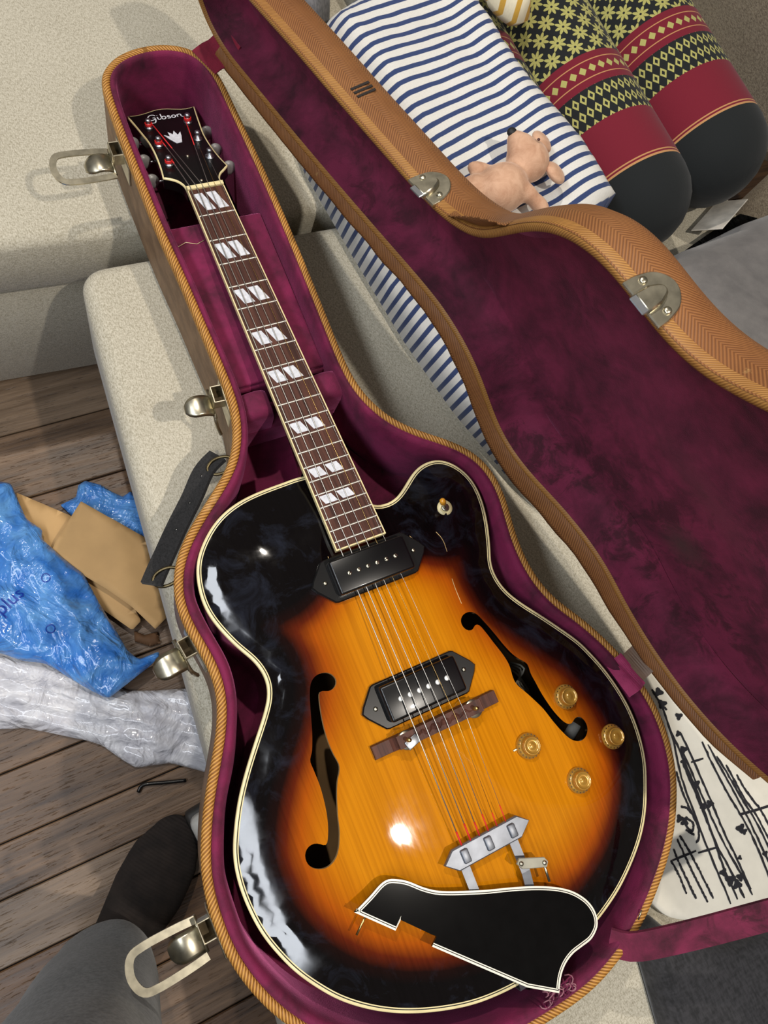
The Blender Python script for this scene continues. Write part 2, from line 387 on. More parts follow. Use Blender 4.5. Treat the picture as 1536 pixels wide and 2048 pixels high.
# ================================================================== GUITAR
GO = [(-0.022,0.0),(-0.047,0.0),(-0.07,-0.001),(-0.091,-0.0035),(-0.11,-0.009),(-0.127,-0.018),(-0.142,-0.031),(-0.154,-0.046),(-0.161,-0.062),(-0.1645,-0.083),(-0.1635,-0.102),(-0.158,-0.121),(-0.149,-0.142),(-0.140,-0.158),(-0.1355,-0.171),(-0.1345,-0.183),(-0.137,-0.194),(-0.142,-0.203),(-0.151,-0.215),(-0.166,-0.233),(-0.182,-0.253),(-0.196,-0.273),(-0.207,-0.293),(-0.215,-0.311),(-0.219,-0.327),(-0.2205,-0.345),(-0.2195,-0.366),(-0.216,-0.387),(-0.209,-0.408),(-0.2,-0.428),(-0.188,-0.447),(-0.174,-0.465),(-0.157,-0.481),(-0.138,-0.495),(-0.117,-0.507),(-0.092,-0.518),(-0.065,-0.527),(-0.039,-0.532),(-0.01,-0.5345),(.02,-.535),(.05,-.531),(0.082,-0.5235),(0.109,-0.5135),(0.128,-0.504),(0.151,-0.489),(0.170,-0.473),(0.186,-0.454),(0.201,-0.429),(0.21,-0.409),(0.215,-0.389),(0.2175,-0.368),(0.217,-0.347),(0.2135,-0.325),(0.208,-0.304),(0.2,-0.283),(0.192,-0.267),(0.169,-0.234),(0.150,-0.209),(0.139,-0.190),(0.135,-0.173),(0.136,-0.158),(0.143,-0.141),(0.152,-0.115),(0.157,-0.091),(0.157,-0.069),(0.151,-0.051),(0.140,-0.037),(0.126,-0.029),(0.109,-0.0285),(0.094,-0.034),(0.079,-0.045),(0.065,-0.054),(0.052,-0.057),(0.039,-0.055),(0.030,-0.047),(.026,-.03),(.022,-.008)]
GO = smoothc(catmull(GO, 420), 3)
if area(GO) < 0: GO = GO[::-1]
FLH = [(-0.0798,-0.197),(-0.0749,-0.2018),(-0.0736,-0.2084),(-0.078,-0.2137),(-0.0846,-0.2144),(-0.0901,-0.2114),(-0.0932,-0.2128),(-0.0966,-0.2233),(-0.1002,-0.239),(-0.1023,-0.2552),(-0.1023,-0.2689),(-0.1012,-0.282),(-0.1078,-0.2926),(-0.1131,-0.3037),(-0.1194,-0.3213),(-0.1233,-0.3347),(-0.1298,-0.3478),(-0.1363,-0.3547),(-0.145,-0.3575),(-0.1535,-0.3549),(-0.159,-0.3489),(-0.1594,-0.3408),(-0.155,-0.3349),(-0.1481,-0.3337),(-0.1429,-0.3365),(-0.1383,-0.3398),(-0.1329,-0.3303),(-0.1295,-0.3207),(-0.1268,-0.3088),(-0.1246,-0.2913),(-0.1245,-0.2748),(-0.1245,-0.266),(-0.12,-0.2601),(-0.1138,-0.2459),(-0.1094,-0.233),(-0.1045,-0.2179),(-0.1003,-0.2066),(-0.0952,-0.1989),(-0.0883,-0.1957)]
FRH = [(0.0837,-0.1966),(0.0902,-0.2013),(0.0945,-0.211),(0.0992,-0.2244),(0.1034,-0.2391),(0.1082,-0.2525),(0.1137,-0.2612),(0.1198,-0.2687),(0.1183,-0.2781),(0.1189,-0.2898),(0.1196,-0.3015),(0.1216,-0.3137),(0.125,-0.3264),(0.1306,-0.3379),(0.1371,-0.3414),(0.1439,-0.3379),(0.1511,-0.3402),(0.1538,-0.3478),(0.1518,-0.3547),(0.1447,-0.3601),(0.1364,-0.36),(0.1285,-0.3545),(0.1226,-0.3436),(0.1179,-0.3304),(0.1138,-0.316),(0.1093,-0.3057),(0.1037,-0.2942),(0.0978,-0.2833),(0.097,-0.2752),(0.0995,-0.262),(0.0981,-0.25),(0.0947,-0.2371),(0.0908,-0.2219),(0.0873,-0.2125),(0.0823,-0.2113),(0.0792,-0.2144),(0.0737,-0.2144),(0.0691,-0.2091),(0.0693,-0.2019),(0.0748,-0.1969)]
FH = [smoothc(catmull(h, 150), 1) for h in (FLH, FRH)]
GOs = GO[::3]
def arch(P):
    P = np.atleast_2d(np.asarray(P, float))[:, :2]; d = dist(P, GOs)
    s = np.clip((d - .004) / .135, 0, 1); e = np.clip((d - .003) / .012, 0, 1); e = e * e * (3 - 2 * e)
    return .0005 + .0215 * (1 - (1 - s) ** 2.1) * e
def arch1(x, y): return float(arch([(x, y)])[0])
guitar = thing('guitar', 'sunburst archtop electric guitar with two black pickups lying in the open case', 'guitar', (0, -.25, -.092))
gtop_outline = inset(GO, .0046)
V, F = cdt(gtop_outline, FH, .0075)
z = arch(V); d = dist(V, GOs)
up = (-.083 - V[:, 1]) / .10 + .58 * np.exp(-((np.abs(V[:, 0]) - .0) / .05) ** 2) - .18
b1 = d / .098; kk = .12
hh = np.clip(.5 + .5 * (up - b1) / kk, 0, 1); burst = up * (1 - hh) + b1 * hh - kk * hh * (1 - hh)
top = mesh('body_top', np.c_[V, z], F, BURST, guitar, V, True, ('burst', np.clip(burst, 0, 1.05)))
for h, hole in zip((0, 1), FH):          # cut edge of each sound hole
    hz = arch(hole); rings('sound_hole_edge', [r3(hole, hz), r3(hole, hz - .005)], DARKP if h else plain('sound_hole_cream', sr(196, 160, 110), .4), guitar, flip=area(hole) > 0)
rings('side', [r3(GO, -.0052), r3(GO, -.04), r3(GO, -.083)], SIDE, guitar, flip=True)
Vb, Fb = cdt(GO, (), .03); zb = -.083 - .008 * np.clip(dist(Vb, GOs) / .1, 0, 1)
mesh('back', np.c_[Vb, zb], Fb[:, ::-1], SIDE, guitar)
mesh('inner_back', np.c_[Vb, zb + .004], Fb, INSIDE, guitar)
bd = rings('binding', [r3(GO, -.0055), r3(GO, -.0006), r3(inset(GO, .0007), .0002), r3(inset(GO, .0027), .0004)], CREAM, guitar, flip=True)
zz = lambda dd: arch(inset(GO, dd))
rings('purfling_dark', [r3(inset(GO, .0027), .0004), r3(inset(GO, .0036), .0004)], DARKP, guitar, flip=True)
rings('purfling_cream', [r3(inset(GO, .0036), .0004), r3(inset(GO, .0046), arch(gtop_outline))], CREAM, guitar, flip=True)
# --- neck frame
S_, C_ = .06983, .99756
def F3(u, v, h=0.0):            # fretboard frame -> scene
    return (u, (.36 - v) * C_ + (h + .02) * S_, -(.36 - v) * S_ + (h + .02) * C_)
FMAT = np.array([[1, 0, 0, 0], [0, C_, S_, .36 * C_ + .02 * S_], [0, -S_, C_, -.36 * S_ + .02 * C_], [0, 0, 0, 1]])  # local (u,-v,h)
SCALE = .6477
fret = lambda n: SCALE * (1 - 2 ** (-n / 12))
wid = lambda v: .0405 + (.053 - .0405) * v / fret(20)
VEND = .4525
board = thing = thing
def boardpoly(e, v0, v1): return [(-wid(v0) / 2 - e, -v0), (-wid(v1) / 2 - e, -v1), (wid(v1) / 2 + e, -v1), (wid(v0) / 2 + e, -v0)]
fb = prism('fretboard', boardpoly(.0, .0, VEND - .0015), -.006, 0, ROSE, guitar, FMAT)
prism('fretboard_binding', boardpoly(.0013, .0, VEND), -.0062, -.0002, CREAM, fb, FMAT)
for n in range(1, 21):
    v = fret(n); w2 = wid(v) / 2
    an = np.linspace(0, np.pi, 6); rs = []
    for u in np.linspace(-w2, w2, 5): rs.append(np.array([F3(u, v + .0011 * math.cos(a), .0011 * math.sin(a) - .0002) for a in an]))
    rings('fret', rs, STEEL, fb, ring_closed=False, flip=True)
for n in (1, 3, 5, 7, 9, 12, 15, 17):
    v0, v1 = fret(n - 1), fret(n); h = v1 - v0; sh = .2 * h / .036; a, b = v0 + h * .17, v1 - h * .17
    for t0, t1 in ((.06, .325), (.435, .70)):
        q = [((t0 - .5) * wid(a), -a), ((t1 - .5) * wid(a), -a), ((t1 + sh - .5) * wid(b), -b), ((t0 + sh - .5) * wid(b), -b)]
        prism('inlay', q, -.001, .00035, PEARL, fb, FMAT)
nk = []
for v in np.linspace(-.002, .36, 24):
    w2 = wid(v) / 2 + .0013; dp = .016 + .003 * v / .36
    if v > .30: dp += ((v - .30) / .06) ** 2 * .05
    nk.append(np.array([F3(-w2 * math.cos(a), v, -.006 - dp * math.sin(a)) for a in np.linspace(0, np.pi, 14)]))
rings('neck', nk, MAHOG, guitar, ring_closed=False, capa=True)
ext = prism('neck_extension', [(-.023, -.358), (-.0235, -.447), (.0235, -.447), (.023, -.358)], -.022, -.006, DARKP, guitar, FMAT)
prism('nut', [(-.0214, .0005), (-.0214, .0055), (.0214, .0055), (.0214, .0005)], -.007, .0022, CREAM, guitar, FMAT, .0006)
# --- headstock
PA = math.radians(14) + math.atan(.07)
p0 = F3(0, -.004, -.004)
HMAT = np.array([[1, 0, 0, 0], [0, math.cos(PA), math.sin(PA), p0[1]], [0, -math.sin(PA), math.cos(PA), p0[2]], [0, 0, 0, 1]])
HS = [(-.0212,.0),(-.0216,.010),(-0.0255,0.0192),(-0.032,0.0255),(-0.0392,0.0297),(-0.0362,0.0497),(-0.0340,0.0750),(-0.0340,0.0990),(-0.0362,0.1171),(-0.0395,0.1402),(-0.0425,0.1585),(-0.0298,0.1580),(-0.0180,0.1605),(-0.006,0.1640),(0.006,.1640),(0.018,0.1605),(0.0298,0.158),(0.0425,0.1600),(0.0395,0.1402),(0.0362,0.1171),(0.0340,0.0990),(0.0340,0.0750),(0.0362,0.0507),(0.0395,0.0330),(0.0335,0.0270),(0.0265,0.0205),(0.0222,0.0115),(.0214,.0)]
HSc = []
HSa = np.array(HS)
corners = {0, 4, 10, 17, 23, 27}; cl = sorted(corners)
for a, b in zip(cl, cl[1:]): HSc.append(catmull(HSa[a:b + 1], 16, False)[:-1])
HSc = np.vstack(HSc + [HSa[27:28]])
hd = prism('headstock', HSc, -.014, 0, plain('black_headstock_veneer', sr(9, 8, 8), .3, coat=.15), guitar, HMAT)
hi = HSc[::-1] if area(HSc) < 0 else HSc
sel = np.arange(len(hi))
ring_o = xf(HMAT, r3(hi, .0002)); ring_i = xf(HMAT, r3(inset(hi, .0013), .0004)); ring_l = xf(HMAT, r3(inset(hi, -.0003), -.0018))
rings('headstock_binding', [ring_l, xf(HMAT, r3(inset(hi, -.0003), .0002)), ring_i], CREAM, hd, flip=False)
def stroke(name, lines, wd, z, mat, parent, M, n=26):
    v = []; f = []
    for ln in lines:
        p = catmull(ln, n, False) if len(ln) > 2 else resample(np.array(ln, float), 3, False)
        t = np.gradient(p, axis=0); t /= np.linalg.norm(t, axis=1)[:, None] + 1e-12; q = np.stack([-t[:, 1], t[:, 0]], 1)
        b = len(v); wv = wd * np.ones(len(p)); wv[0] *= .6; wv[-1] *= .6
        for a, nn, ww in zip(p, q, wv): v += [tuple(a + nn * ww / 2) + (z,), tuple(a - nn * ww / 2) + (z,)]
        for i in range(len(p) - 1): k_ = b + 2 * i; f.append((k_, k_ + 1, k_ + 3, k_ + 2))
    return mesh(name, xf(M, v), [q[::-1] for q in f], mat, parent, None, False)
G = [[(9.5, 8.2), (7.5, 10), (4.5, 9.6), (2.2, 7), (2.0, 3.4), (4.2, 1.6), (7.2, 2.8), (8.4, 5.2), (6.0, 5.4)], [(8.2, 5.3), (8.0, 1.5), (6.4, -2.2), (3.0, -2.6), (0.4, -1.2)],
     [(10.6, 6), (10.8, 2.4), (12.2, 1.8), (13.4, 3)], [(11.0, 8.0), (11.2, 8.6)], [(14.6, 10.2), (14.6, 2.2), (17, 1.8), (18.2, 4), (16.8, 6), (14.8, 4.8)],
     [(22.4, 5.6), (20.6, 6), (20.0, 4.6), (22.2, 3.4), (21.8, 1.8), (19.4, 2.0)], [(25.6, 6), (23.8, 4.2), (24.6, 1.9), (26.8, 2.4), (27.4, 4.6), (25.6, 6)],
     [(29.0, 6), (29.2, 1.8)], [(29.2, 4.6), (31.2, 6.1), (32.6, 5), (32.6, 2.2), (34.4, 1.2)]]
lg = [[((x - 17) * .00132, (y - 4) * .00132) for x, y in l] for l in G]
stroke('logo_lettering', lg, .0014, .0006, PEARL, hd, HMAT @ T(.0, .1455, 0))
crown = [(-.004, -.014), (.004, -.014), (.0095, -.002), (.0125, .0075), (.006, .002), (.0045, .012), (.0, .005), (-.0045, .012), (-.006, .002), (-.0125, .0075), (-.0095, -.002)]
prism('crown_inlay', [(x * .85, y * .95) for x, y in crown], -.0005, .0005, PEARL, hd, HMAT @ T(-.001, .104, 0, .12))
for y in (.0625, .0135): lathe('cover_screw', [(.0012, -.001), (.0022, .0008), (.001, .0016)], NICKEL, hd, 12, HMAT @ T(.001, y, 0))
BTN = plain('grey_tuner_button', sr(150, 148, 146), .4, .2)
posts = []
for i, (px, py) in enumerate([(-.0243, .1302), (-.0240, .0924), (-.0245, .0530), (.0243, .1302), (.0240, .0924), (.0255, .0545)]):
    M = HMAT @ T(px, py, 0)
    po = lathe('tuner_post', [(.0056, 0), (.0056, .0012), (.0036, .0020), (.0034, .0050), (.0024, .0058), (.0024, .0068), (.0034, .0076), (.0034, .0098), (.0022, .0108)], CHROME, guitar, 18, M)
    s = -1 if px < 0 else 1
    edge = .0345 if .06 < py < .12 else .0365
    tube('shaft', xf(M, [(s * .006, 0, -.020), (s * (edge - .0243 + .005), 0, -.020)]), .0016, CHROME, po, 8)
    btn = lathe('button', [(.0045, -.0022), (.0085, -.0012), (.0092, .0), (.0085, .0012), (.0045, .0022)], BTN, po, 20, M @ T(s * (edge - .0243 + .0105), 0, -.018) @ T(0, 0, 0, 0, math.pi / 2, 0) @ np.diag([.95, 1.0, 1.6, 1]))
    tube('gear_case', xf(M, [(0, -.007, -.019), (0, .007, -.019)]), .005, NICKEL, po, 8)
    if i in (0, 1, 2, 3):
        a = np.linspace(0, 6 * np.pi, 40); hh_ = .0024 + a / a[-1] * .0036
        tube('red_thread', xf(M, np.c_[.0040 * np.cos(a), .0040 * np.sin(a), hh_]), .0007, RED, po, 5)
    posts.append((M, px, py))
# --- pickups
POLE = plain('bright_pole_piece', sr(236, 236, 232), .5, .3)
TAILM = plain('tarnished_tailpiece', sr(134, 138, 146), .45, .75)
def pickup(y, screws, label, slot):
    zt = .0355; cz = arch1(0, y) 
    base = [(-.0635, 0), (-.060, .006), (-.0465, .0215), (-.043, .0225), (.043, .0225), (.0465, .0215), (.060, .006), (.0635, 0), (.060, -.006), (.0465, -.0215), (.043, -.0225), (-.043, -.0225), (-.0465, -.0215), (-.060, -.006)]
    M = T(-.001, y, 0)
    fr = prism('pickup_frame', base, .012, .0245, BLACKP, guitar, M, .0012); fr['label'] = label
    cov = bevbox('pickup_cover', (.083, .036, .018), M @ T(0, 0, .0268), BLACKP, fr, .0028, 3)
    for k_ in range(6):
        pm = M @ T(-.0255 + .0102 * k_, 0 if not screws else -.0, zt)
        ps = lathe('pole_screw', [(.0026, -.002), (.0026, .0003), (.0020, .0008)] if not slot else [(.0024, -.002), (.0024, .0004), (.0018, .001)], NICKEL if slot else POLE, fr, 14, pm)
        if slot: bevbox('screw_slot', (.0008, .0044, .0004), pm @ T(0, 0, .0011, random.uniform(0, 3)), DARKP, fr, 0)
    for s in (-1, 1): lathe('mounting_screw', [(.0018, 0), (.0024, .0008), (.0014, .0018)], NICKEL, fr, 12, M @ T(s * .0495, 0, .0243))
pickup(-.1170, True, 'black neck pickup with six small slotted screws', True)
pickup(-.2472, True, 'black bridge pickup with six bright round poles', False)
# --- bridge
bz_ = arch1(0, -.2835)
arc = np.linspace(-.0685, .0685, 24)
bp = [(x, -.007 - .0000 * x) for x in arc] + [(x, .007) for x in arc[::-1]]
P = np.array(bp)
rsb = []
for x in arc:
    zb_ = arch1(x, -.2835) ; foot = .006 + (.006 if abs(x) < .05 else 0)
    rsb.append(np.array([(x, -.2905, zb_), (x, -.2765, zb_), (x, -.2775, zb_ + foot), (x, -.2895, zb_ + foot)]))
br = rings('bridge_base', rsb, ROSE, guitar, capa=True, capb=True, flip=True, smooth=False)
for x in (-.0368, .0371):
    zb_ = arch1(x, -.284); lathe('thumbwheel', [(.0085, .0), (.0092, .0008), (.0092, .0034), (.0085, .0042)], NICKEL, br, 28, T(x, -.284, zb_ + .0125))
    lathe('adjusting_post', [(.002, 0), (.002, .014)], BRASS, br, 10, T(x, -.284, zb_ + .011))
sp = []
for x in np.linspace(-.046, .046, 26):
    zt = .0405 - (x / .046) ** 2 * .0025; off = .0022 * math.sin(x * 520)
    zb_ = arch1(x, -.2835) + (.0168 if abs(x) < .042 else .017)
    sp.append(np.array([(x, -.2898, zb_), (x, -.2772, zb_), (x, -.2785, zt - .003), (x, -.2835 + off, zt), (x, -.2885, zt - .003)]))
sd = rings('bridge_saddle', sp, ROSE, br, capa=True, capb=True, flip=True, smooth=False)
tag(bevbox('saddle_washer', (.014, .009, .002), T(-.033, -.2875, .039, .3), CHROME, br, .0008, 2))
# --- strings
red_ends = []
for i in range(6):
    un = -.0178 + .00712 * i; ub = -.0262 + .01048 * i; g = [.00062, .00055, .00047, .0004, .00028, .00023][i]
    M, px, py = posts[[2, 1, 0, 3, 4, 5][i]]
    s = 1 if px < 0 else -1
    pst = xf(M, [(s * .0036, -.001, .0050)])[0]
    nutp = np.array(F3(un, -.003, .0026)); zb_ = .0412 - (ub / .046) ** 2 * .0025
    brd = np.array([ub, -.2835, zb_]); tl = np.array([-.0253 + .0098 * i, -.3905, .0345])
    st = tube('string', [pst, nutp, brd, brd + (tl - brd) * .04, tl], g, STEEL if i != 4 else BRASS, guitar, 6)
    dirn = (tl - brd)
    rw = tube('silk_wrap', [brd + dirn * (.88 - .03 * (i % 2)), tl], g + .0003, RED, st, 6)
    if i in (0, 1, 2, 3) :
        dn = nutp - pst; tube('silk_wrap', [pst, pst + dn * (.42 if i in (2, 3) else .12)], g + .00025, RED, st, 6)
# --- switch
M = T(.1057, -.0848, arch1(.1057, -.0848))
sw = lathe('switch_washer', [(.0085, -.001), (.0085, .0006), (.004, .0008)], CREAM, guitar, 24, M)
lathe('switch_nut', [(.0044, 0), (.0044, .0024), (.003, .003)], NICKEL, sw, 12, M)
tube('switch_lever', xf(M, [(0, 0, .002), (-.004, .003, .010)]), .0013, NICKEL, sw, 8)
tube('switch_tip', xf(M, [(-.0033, .0026, .0085), (-.0050, .0040, .0125), (-.0068, .0054, .017), (-.0074, .0059, .0185)]), [.0022, .0035, .0032, .0016], plain('amber_tip', sr(232, 160, 44), .25, coat=.6), sw, 14)
# --- knobs
MARK = plain('knob_numerals', sr(60, 40, 14), .5)
for x, y in [(.1433, -.3149), (.1766, -.3722), (.0804, -.3407), (.1169, -.3926)]:
    zk = arch1(x, y); M = T(x, y, zk)
    kn = lathe('control_knob', [(.0126, .0005), (.0130, .0018), (.0126, .0034), (.0104, .0052), (.0090, .0060), (.0092, .0075), (.0090, .0108), (.0084, .0118), (.0077, .0116), (.0073, .0106), (.0034, .0102), (.0028, .0110), (.0010, .0112)], GOLD, guitar, 36, M)
    stroke('numerals', [[(math.cos(a) * .0108, math.sin(a) * .0108), (math.cos(a) * .0120, math.sin(a) * .0120)] for a in np.linspace(.3, 5.9, 18)], .0012, .0051, MARK, kn, M)
    bevbox('pointer', (.004, .002, .0008), M @ T(-.0145, .002, .0006), NICKEL, kn, .0003, 1)
# --- tailpiece
M = T(0, 0, 0)
tb = prism('tailpiece_bar', [(-.0476, -.4001), (-.0358, -.4103), (0.0330, -.4103), (.0467, -.3999), (.0360, -.3905), (-.0355, -.3905)], .0300, .0345, TAILM, guitar, None, .0012)
for x in (-.0256, .0000, .0262): bevbox('raised_block', (.0075, .0125, .0035), T(x, -.4005, .0355), TAILM, tb, .0012, 2)
for x in (-.0290, .0245):
    rs = []
    for y, zz_ in ((-.405, .0315), (-.44, .030), (-.50, .022), (-.530, .010), (-.5385, .002), (-.5385, -.03)):
        xx = x + (0.003 - x) * np.clip((-.44 - y) / .1, 0, 1) * .55
        rs.append(np.array([(xx - .0045, y, zz_), (xx + .0045, y, zz_), (xx + .0045, y - .0006, zz_ - .0012), (xx - .0045, y - .0006, zz_ - .0012)]))
    rings('tailpiece_arm', rs, TAILM, guitar, capa=True, capb=True, smooth=False)
lathe('end_pin', [(.006, 0), (.0065, .003), (.0055, .007), (.0035, .009), (.006, .011), (.006, .016), (.004, .018)], BLACKP, guitar, 18, T(.003, -.536, -.028, 0, math.pi / 2))
# long finish cracks in the lacquer
crk = stroke('lacquer_crack', [[(.0843, -.1060), (.0876, -.118), (.0870, -.130)], [(.0800, -.158), (.079, -.170), (.0786, -.186)], [(-.0360, -.0920), (-.0375, -.102), (-.0395, -.112)], [(.0560, -.1000), (.0590, -.108)]], .0007, 0, plain('bare_spruce_crack', sr(214, 178, 120), .7), guitar, T(0, 0, 0))
for v in crk.data.vertices: v.co.z = arch1(v.co.x, v.co.y) + .0004
tube('capacitor', [(.150, -.362, -.030), (.164, -.352, -.026)], .0065, plain('white_capacitor', sr(226, 222, 210), .5), guitar, 14)
for k_ in range(4):
    tube('wiring', catmull([(.114 + .003 * k_, -.262, -.04), (.120 + .004 * k_, -.275, -.022), (.124 - .003 * k_, -.288, -.022), (.134, -.300 - .004 * k_, -.04)], 14, False), .0012, plain('braided_wire', sr(160, 154, 140), .6), guitar, 6)
settle(guitar)
# ================================================================== LOOSE PICKGUARD
PG = [(-0.1385,-0.3974),(-0.1209,-0.3918),(-0.1085,-0.3872),(-0.1004,-0.3866),(-0.0927,-0.3901),(-0.0841,-0.3961),(-0.0737,-0.4064),(-0.0638,-0.4142),(-0.0516,-0.4209),(-0.0355,-0.4282),(-0.0191,-0.4353),(-0.0021,-0.4418),(0.0149,-0.4487),(0.0317,-0.4565),(0.0464,-0.4648),(0.0585,-0.4743),(0.0674,-0.486),(0.0711,-0.4973),(0.0701,-0.5072),(0.0656,-0.5136),(0.0565,-0.5185),(0.0452,-0.5197),(0.0341,-0.5208),(0.0236,-0.5248),(0.0148,-0.5319),(0.0071,-0.5427),(-0.0188,-0.5241),(-0.0857,-0.4538),(-0.0785,-0.4485),(-0.0821,-0.4451),(-0.1032,-0.4216),(-0.1108,-0.4272)]
curve = catmull(PG[:26], 110, False); PGc = np.vstack([curve, PG[26:]])
if area(PGc) < 0: PGc = PGc[::-1]
guard = thing('pickguard', 'loose black pickguard with white striped edge lying over the guitar tailpiece', 'pickguard', (-.03, -.455, .031))
PGM = T(0, 0, .0315)
WHITEB = plain('white_edge_strip', sr(236, 230, 212), .35, var=.04)
prism('plate', inset(PGc, .0001), 0, .0030, plain('black_gloss_celluloid', sr(11, 10, 10), .07, spec=.35), guard, PGM)
hidden = np.array([26, 27, 28, 29, 30])
def pgstrip(name, a, b, z, mat):
    # follow curved top and the two straight lower edges, not the cut-out notch
    n = 110; o_ = inset(PGc, a); i_ = inset(PGc, b)
    full = len(PGc)
    order = list(range(full))
    v = np.vstack([r3(o_, z), r3(i_, z), r3(o_, z - .0012)]); f = []
    # notch segments: find by original coordinates
    for k_ in order:
        j = (k_ + 1) % full
        mid = (PGc[k_] + PGc[j]) / 2
        if -.105 < mid[0] < -.080 and mid[1] < -.42 and np.linalg.norm(PGc[k_] - PGc[j]) < .034: continue
        f.append((k_, j, full + j, full + k_)); f.append((2 * full + k_, 2 * full + j, j, k_))
    return mesh(name, xf(PGM, v), f, mat, guard, None, False)
pgstrip('edge_strip', .0, .0017, .0033, WHITEB); pgstrip('edge_strip', .0024, .0033, .0033, WHITEB)
tube('bracket_rod', [(-.1290, -.4050, .0300), (-.1426, -.4169, .0270)], .0011, BRASS, guard, 8)
ba = prism('bracket_arm', [(.0155, -.4270), (.020, -.4235), (.0435, -.4335), (.0455, -.4385), (.042, -.4425), (.019, -.4335)], .0378, .0402, plain('grey_celluloid', sr(150, 146, 128), .35, coat=.5), guard, None, .0006)
for x, y in ((.0196, -.4285), (.0412, -.4378)): lathe('bracket_screw', [(.0022, 0), (.0022, .0012), (.0012, .002)], NICKEL, ba, 12, T(x, y, .0400))
tube('bracket_rod', [(.0412, -.4378, .0380), (.0405, -.456, .0350)], .0013, NICKEL, guard, 8)
settle(guard)
# ================================================================== GUITAR CASE
CO = [(-0.01,0.556),(-0.035,0.55),(-0.057,0.536),(-0.068,0.520),(-0.0715,0.493),(-0.073,0.445),(-0.073,0.392),(-0.073,0.341),(-0.072,0.3),(-0.070,0.262),(-0.069,0.228),(-0.068,0.182),(-0.067,0.143),(-0.067,0.11),(-0.070,0.085),(-0.076,0.065),(-0.087,0.043),(-0.101,0.027),(-0.121,0.010),(-0.144,-0.009),(-0.163,-0.027),(-0.176,-0.045),(-0.184,-0.062),(-0.1885,-0.082),(-0.1885,-0.102),(-0.185,-0.122),(-0.181,-0.143),(-0.180,-0.166),(-0.184,-0.187),(-0.193,-0.208),(-0.204,-0.228),(-0.218,-0.251),(-0.229,-0.272),(-0.239,-0.295),(-0.246,-0.315),(-0.2495,-0.333),(-0.251,-0.354),(-0.2505,-0.378),(-0.247,-0.401),(-0.240,-0.424),(-0.232,-0.443),(-0.221,-0.463),(-.195,-.497),(-.162,-.527),(-.128,-.549),(-.09,-.565),(-.05,-.573),(-.01,-.5755),(0.026,-0.5755),(0.056,-0.573),(0.09,-0.564),(0.124,-0.550),(0.149,-0.535),(0.174,-0.517),(0.196,-0.498),(0.214,-0.477),(0.224,-0.462),(0.236,-0.441),(0.2445,-0.416),(0.249,-0.39),(0.2495,-0.366),(0.2465,-0.343),(0.239,-0.313),(0.229,-0.286),(0.211,-0.251),(0.192,-0.222),(0.182,-0.197),(0.178,-0.173),(0.178,-0.146),(0.181,-0.124),(0.185,-0.102),(0.1865,-0.08),(0.183,-0.057),(0.175,-0.038),(0.161,-0.021),(0.144,-0.007),(0.118,0.012),(0.095,0.035),(0.081,0.061),(0.074,0.085),(0.072,0.117),(0.073,0.17),(0.074,0.219),(0.0745,0.274),(0.0745,0.324),(0.074,0.36),(0.0725,0.409),(0.070,0.471),(0.0675,0.508),(0.054,0.540),(0.035,0.552),(0.013,0.557)]
CO = smoothc(catmull(CO, 520), 10)
if area(CO) < 0: CO = CO[::-1]
case = thing('guitar_case', 'open tweed guitar case with plum velvet lining, holding the sunburst guitar', 'guitar case', (0, -.05, SEAT))
SHELL = NT('brown_case_side')
def m_shell():
    t = NT('worn_brown_side'); u, v, uv = t.uv(); n1 = t.noise(uv, 40, 5, .6)
    ph = t.M('SINE', t.M('MULTIPLY', t.M('ADD', u, v), 2 * math.pi / .004))
    f = t.M('ADD', t.M('MULTIPLY', n1, .8), t.M('MULTIPLY', ph, .05)); t.bump(f, .3, .001)
    return t.set(Base_Color=t.ramp(f, [(.3, sr(112, 84, 60)), (.7, sr(164, 130, 98))]), Roughness=.6)
SIDEC = m_shell()
shell = rings('shell', [r3(inset(CO, .012), SEAT + .0005), r3(inset(CO, .004), SEAT + .003), r3(CO, SEAT + .012), r3(CO, -.05), r3(CO, -.006)], SIDEC, case, capa=True)
rim = rings('rim_edge', [r3(inset(CO, -.0004), -.010), r3(inset(CO, -.0006), -.003), r3(inset(CO, .0012), .0005), r3(inset(CO, .0045), .0016), r3(inset(CO, .0078), .0006), r3(inset(CO, .0090), -.003)], ROPE, case)
padk = np.clip((.06 - CO[:, 1]) / .06, 0, 1); padk = .62 + .38 * padk * padk * (3 - 2 * padk)
wob = np.array([noise.noise(Vector((p[0] * 22, p[1] * 22, 3.3))) for p in CO]) * .0022 * (CO[:, 1] < 0)
lin = [(.0085, -.004, 0), (.0090, .0006, 0), (.0112, .0028, 0), (.0148, .0022, .4), (.0178, -.003, 1), (.0198, -.012, 1), (.0208, -.03, 1), (.0205, -.06, 1), (.0200, -.0985, 1)]
lrs = []
for off, zz_, wb in lin:
    oo = np.where(np.full(len(CO), off) > .0115, .0112 + (off - .0112) * padk, off) + wob * wb
    lrs.append(r3(inset(CO, oo), zz_))
lining = rings('lining', lrs, VELVET, case)
fp = smoothc(inset(CO, .0190), 4); V, F = cdt(resample(fp, 260), (), .05); mesh('lining_floor', np.c_[V, np.full(len(V), -.0975)], F, VELVET, case)
# accessory compartment under the neck
comp = bevbox('compartment', (.118, .214, .070), T(.0005, .2265, -.0625), VELVET, case, .004, 3)
bevbox('compartment_lid', (.112, .206, .006), T(.0, .2265, -.0262), VELVET, comp, .0025, 2)
tube('loose_thread', [(-.052, .305, -.0225), (-.042, .308, -.0215), (-.03, .304, -.0225), (-.02, .307, -.0225)], .0003, CREAM, comp, 5)
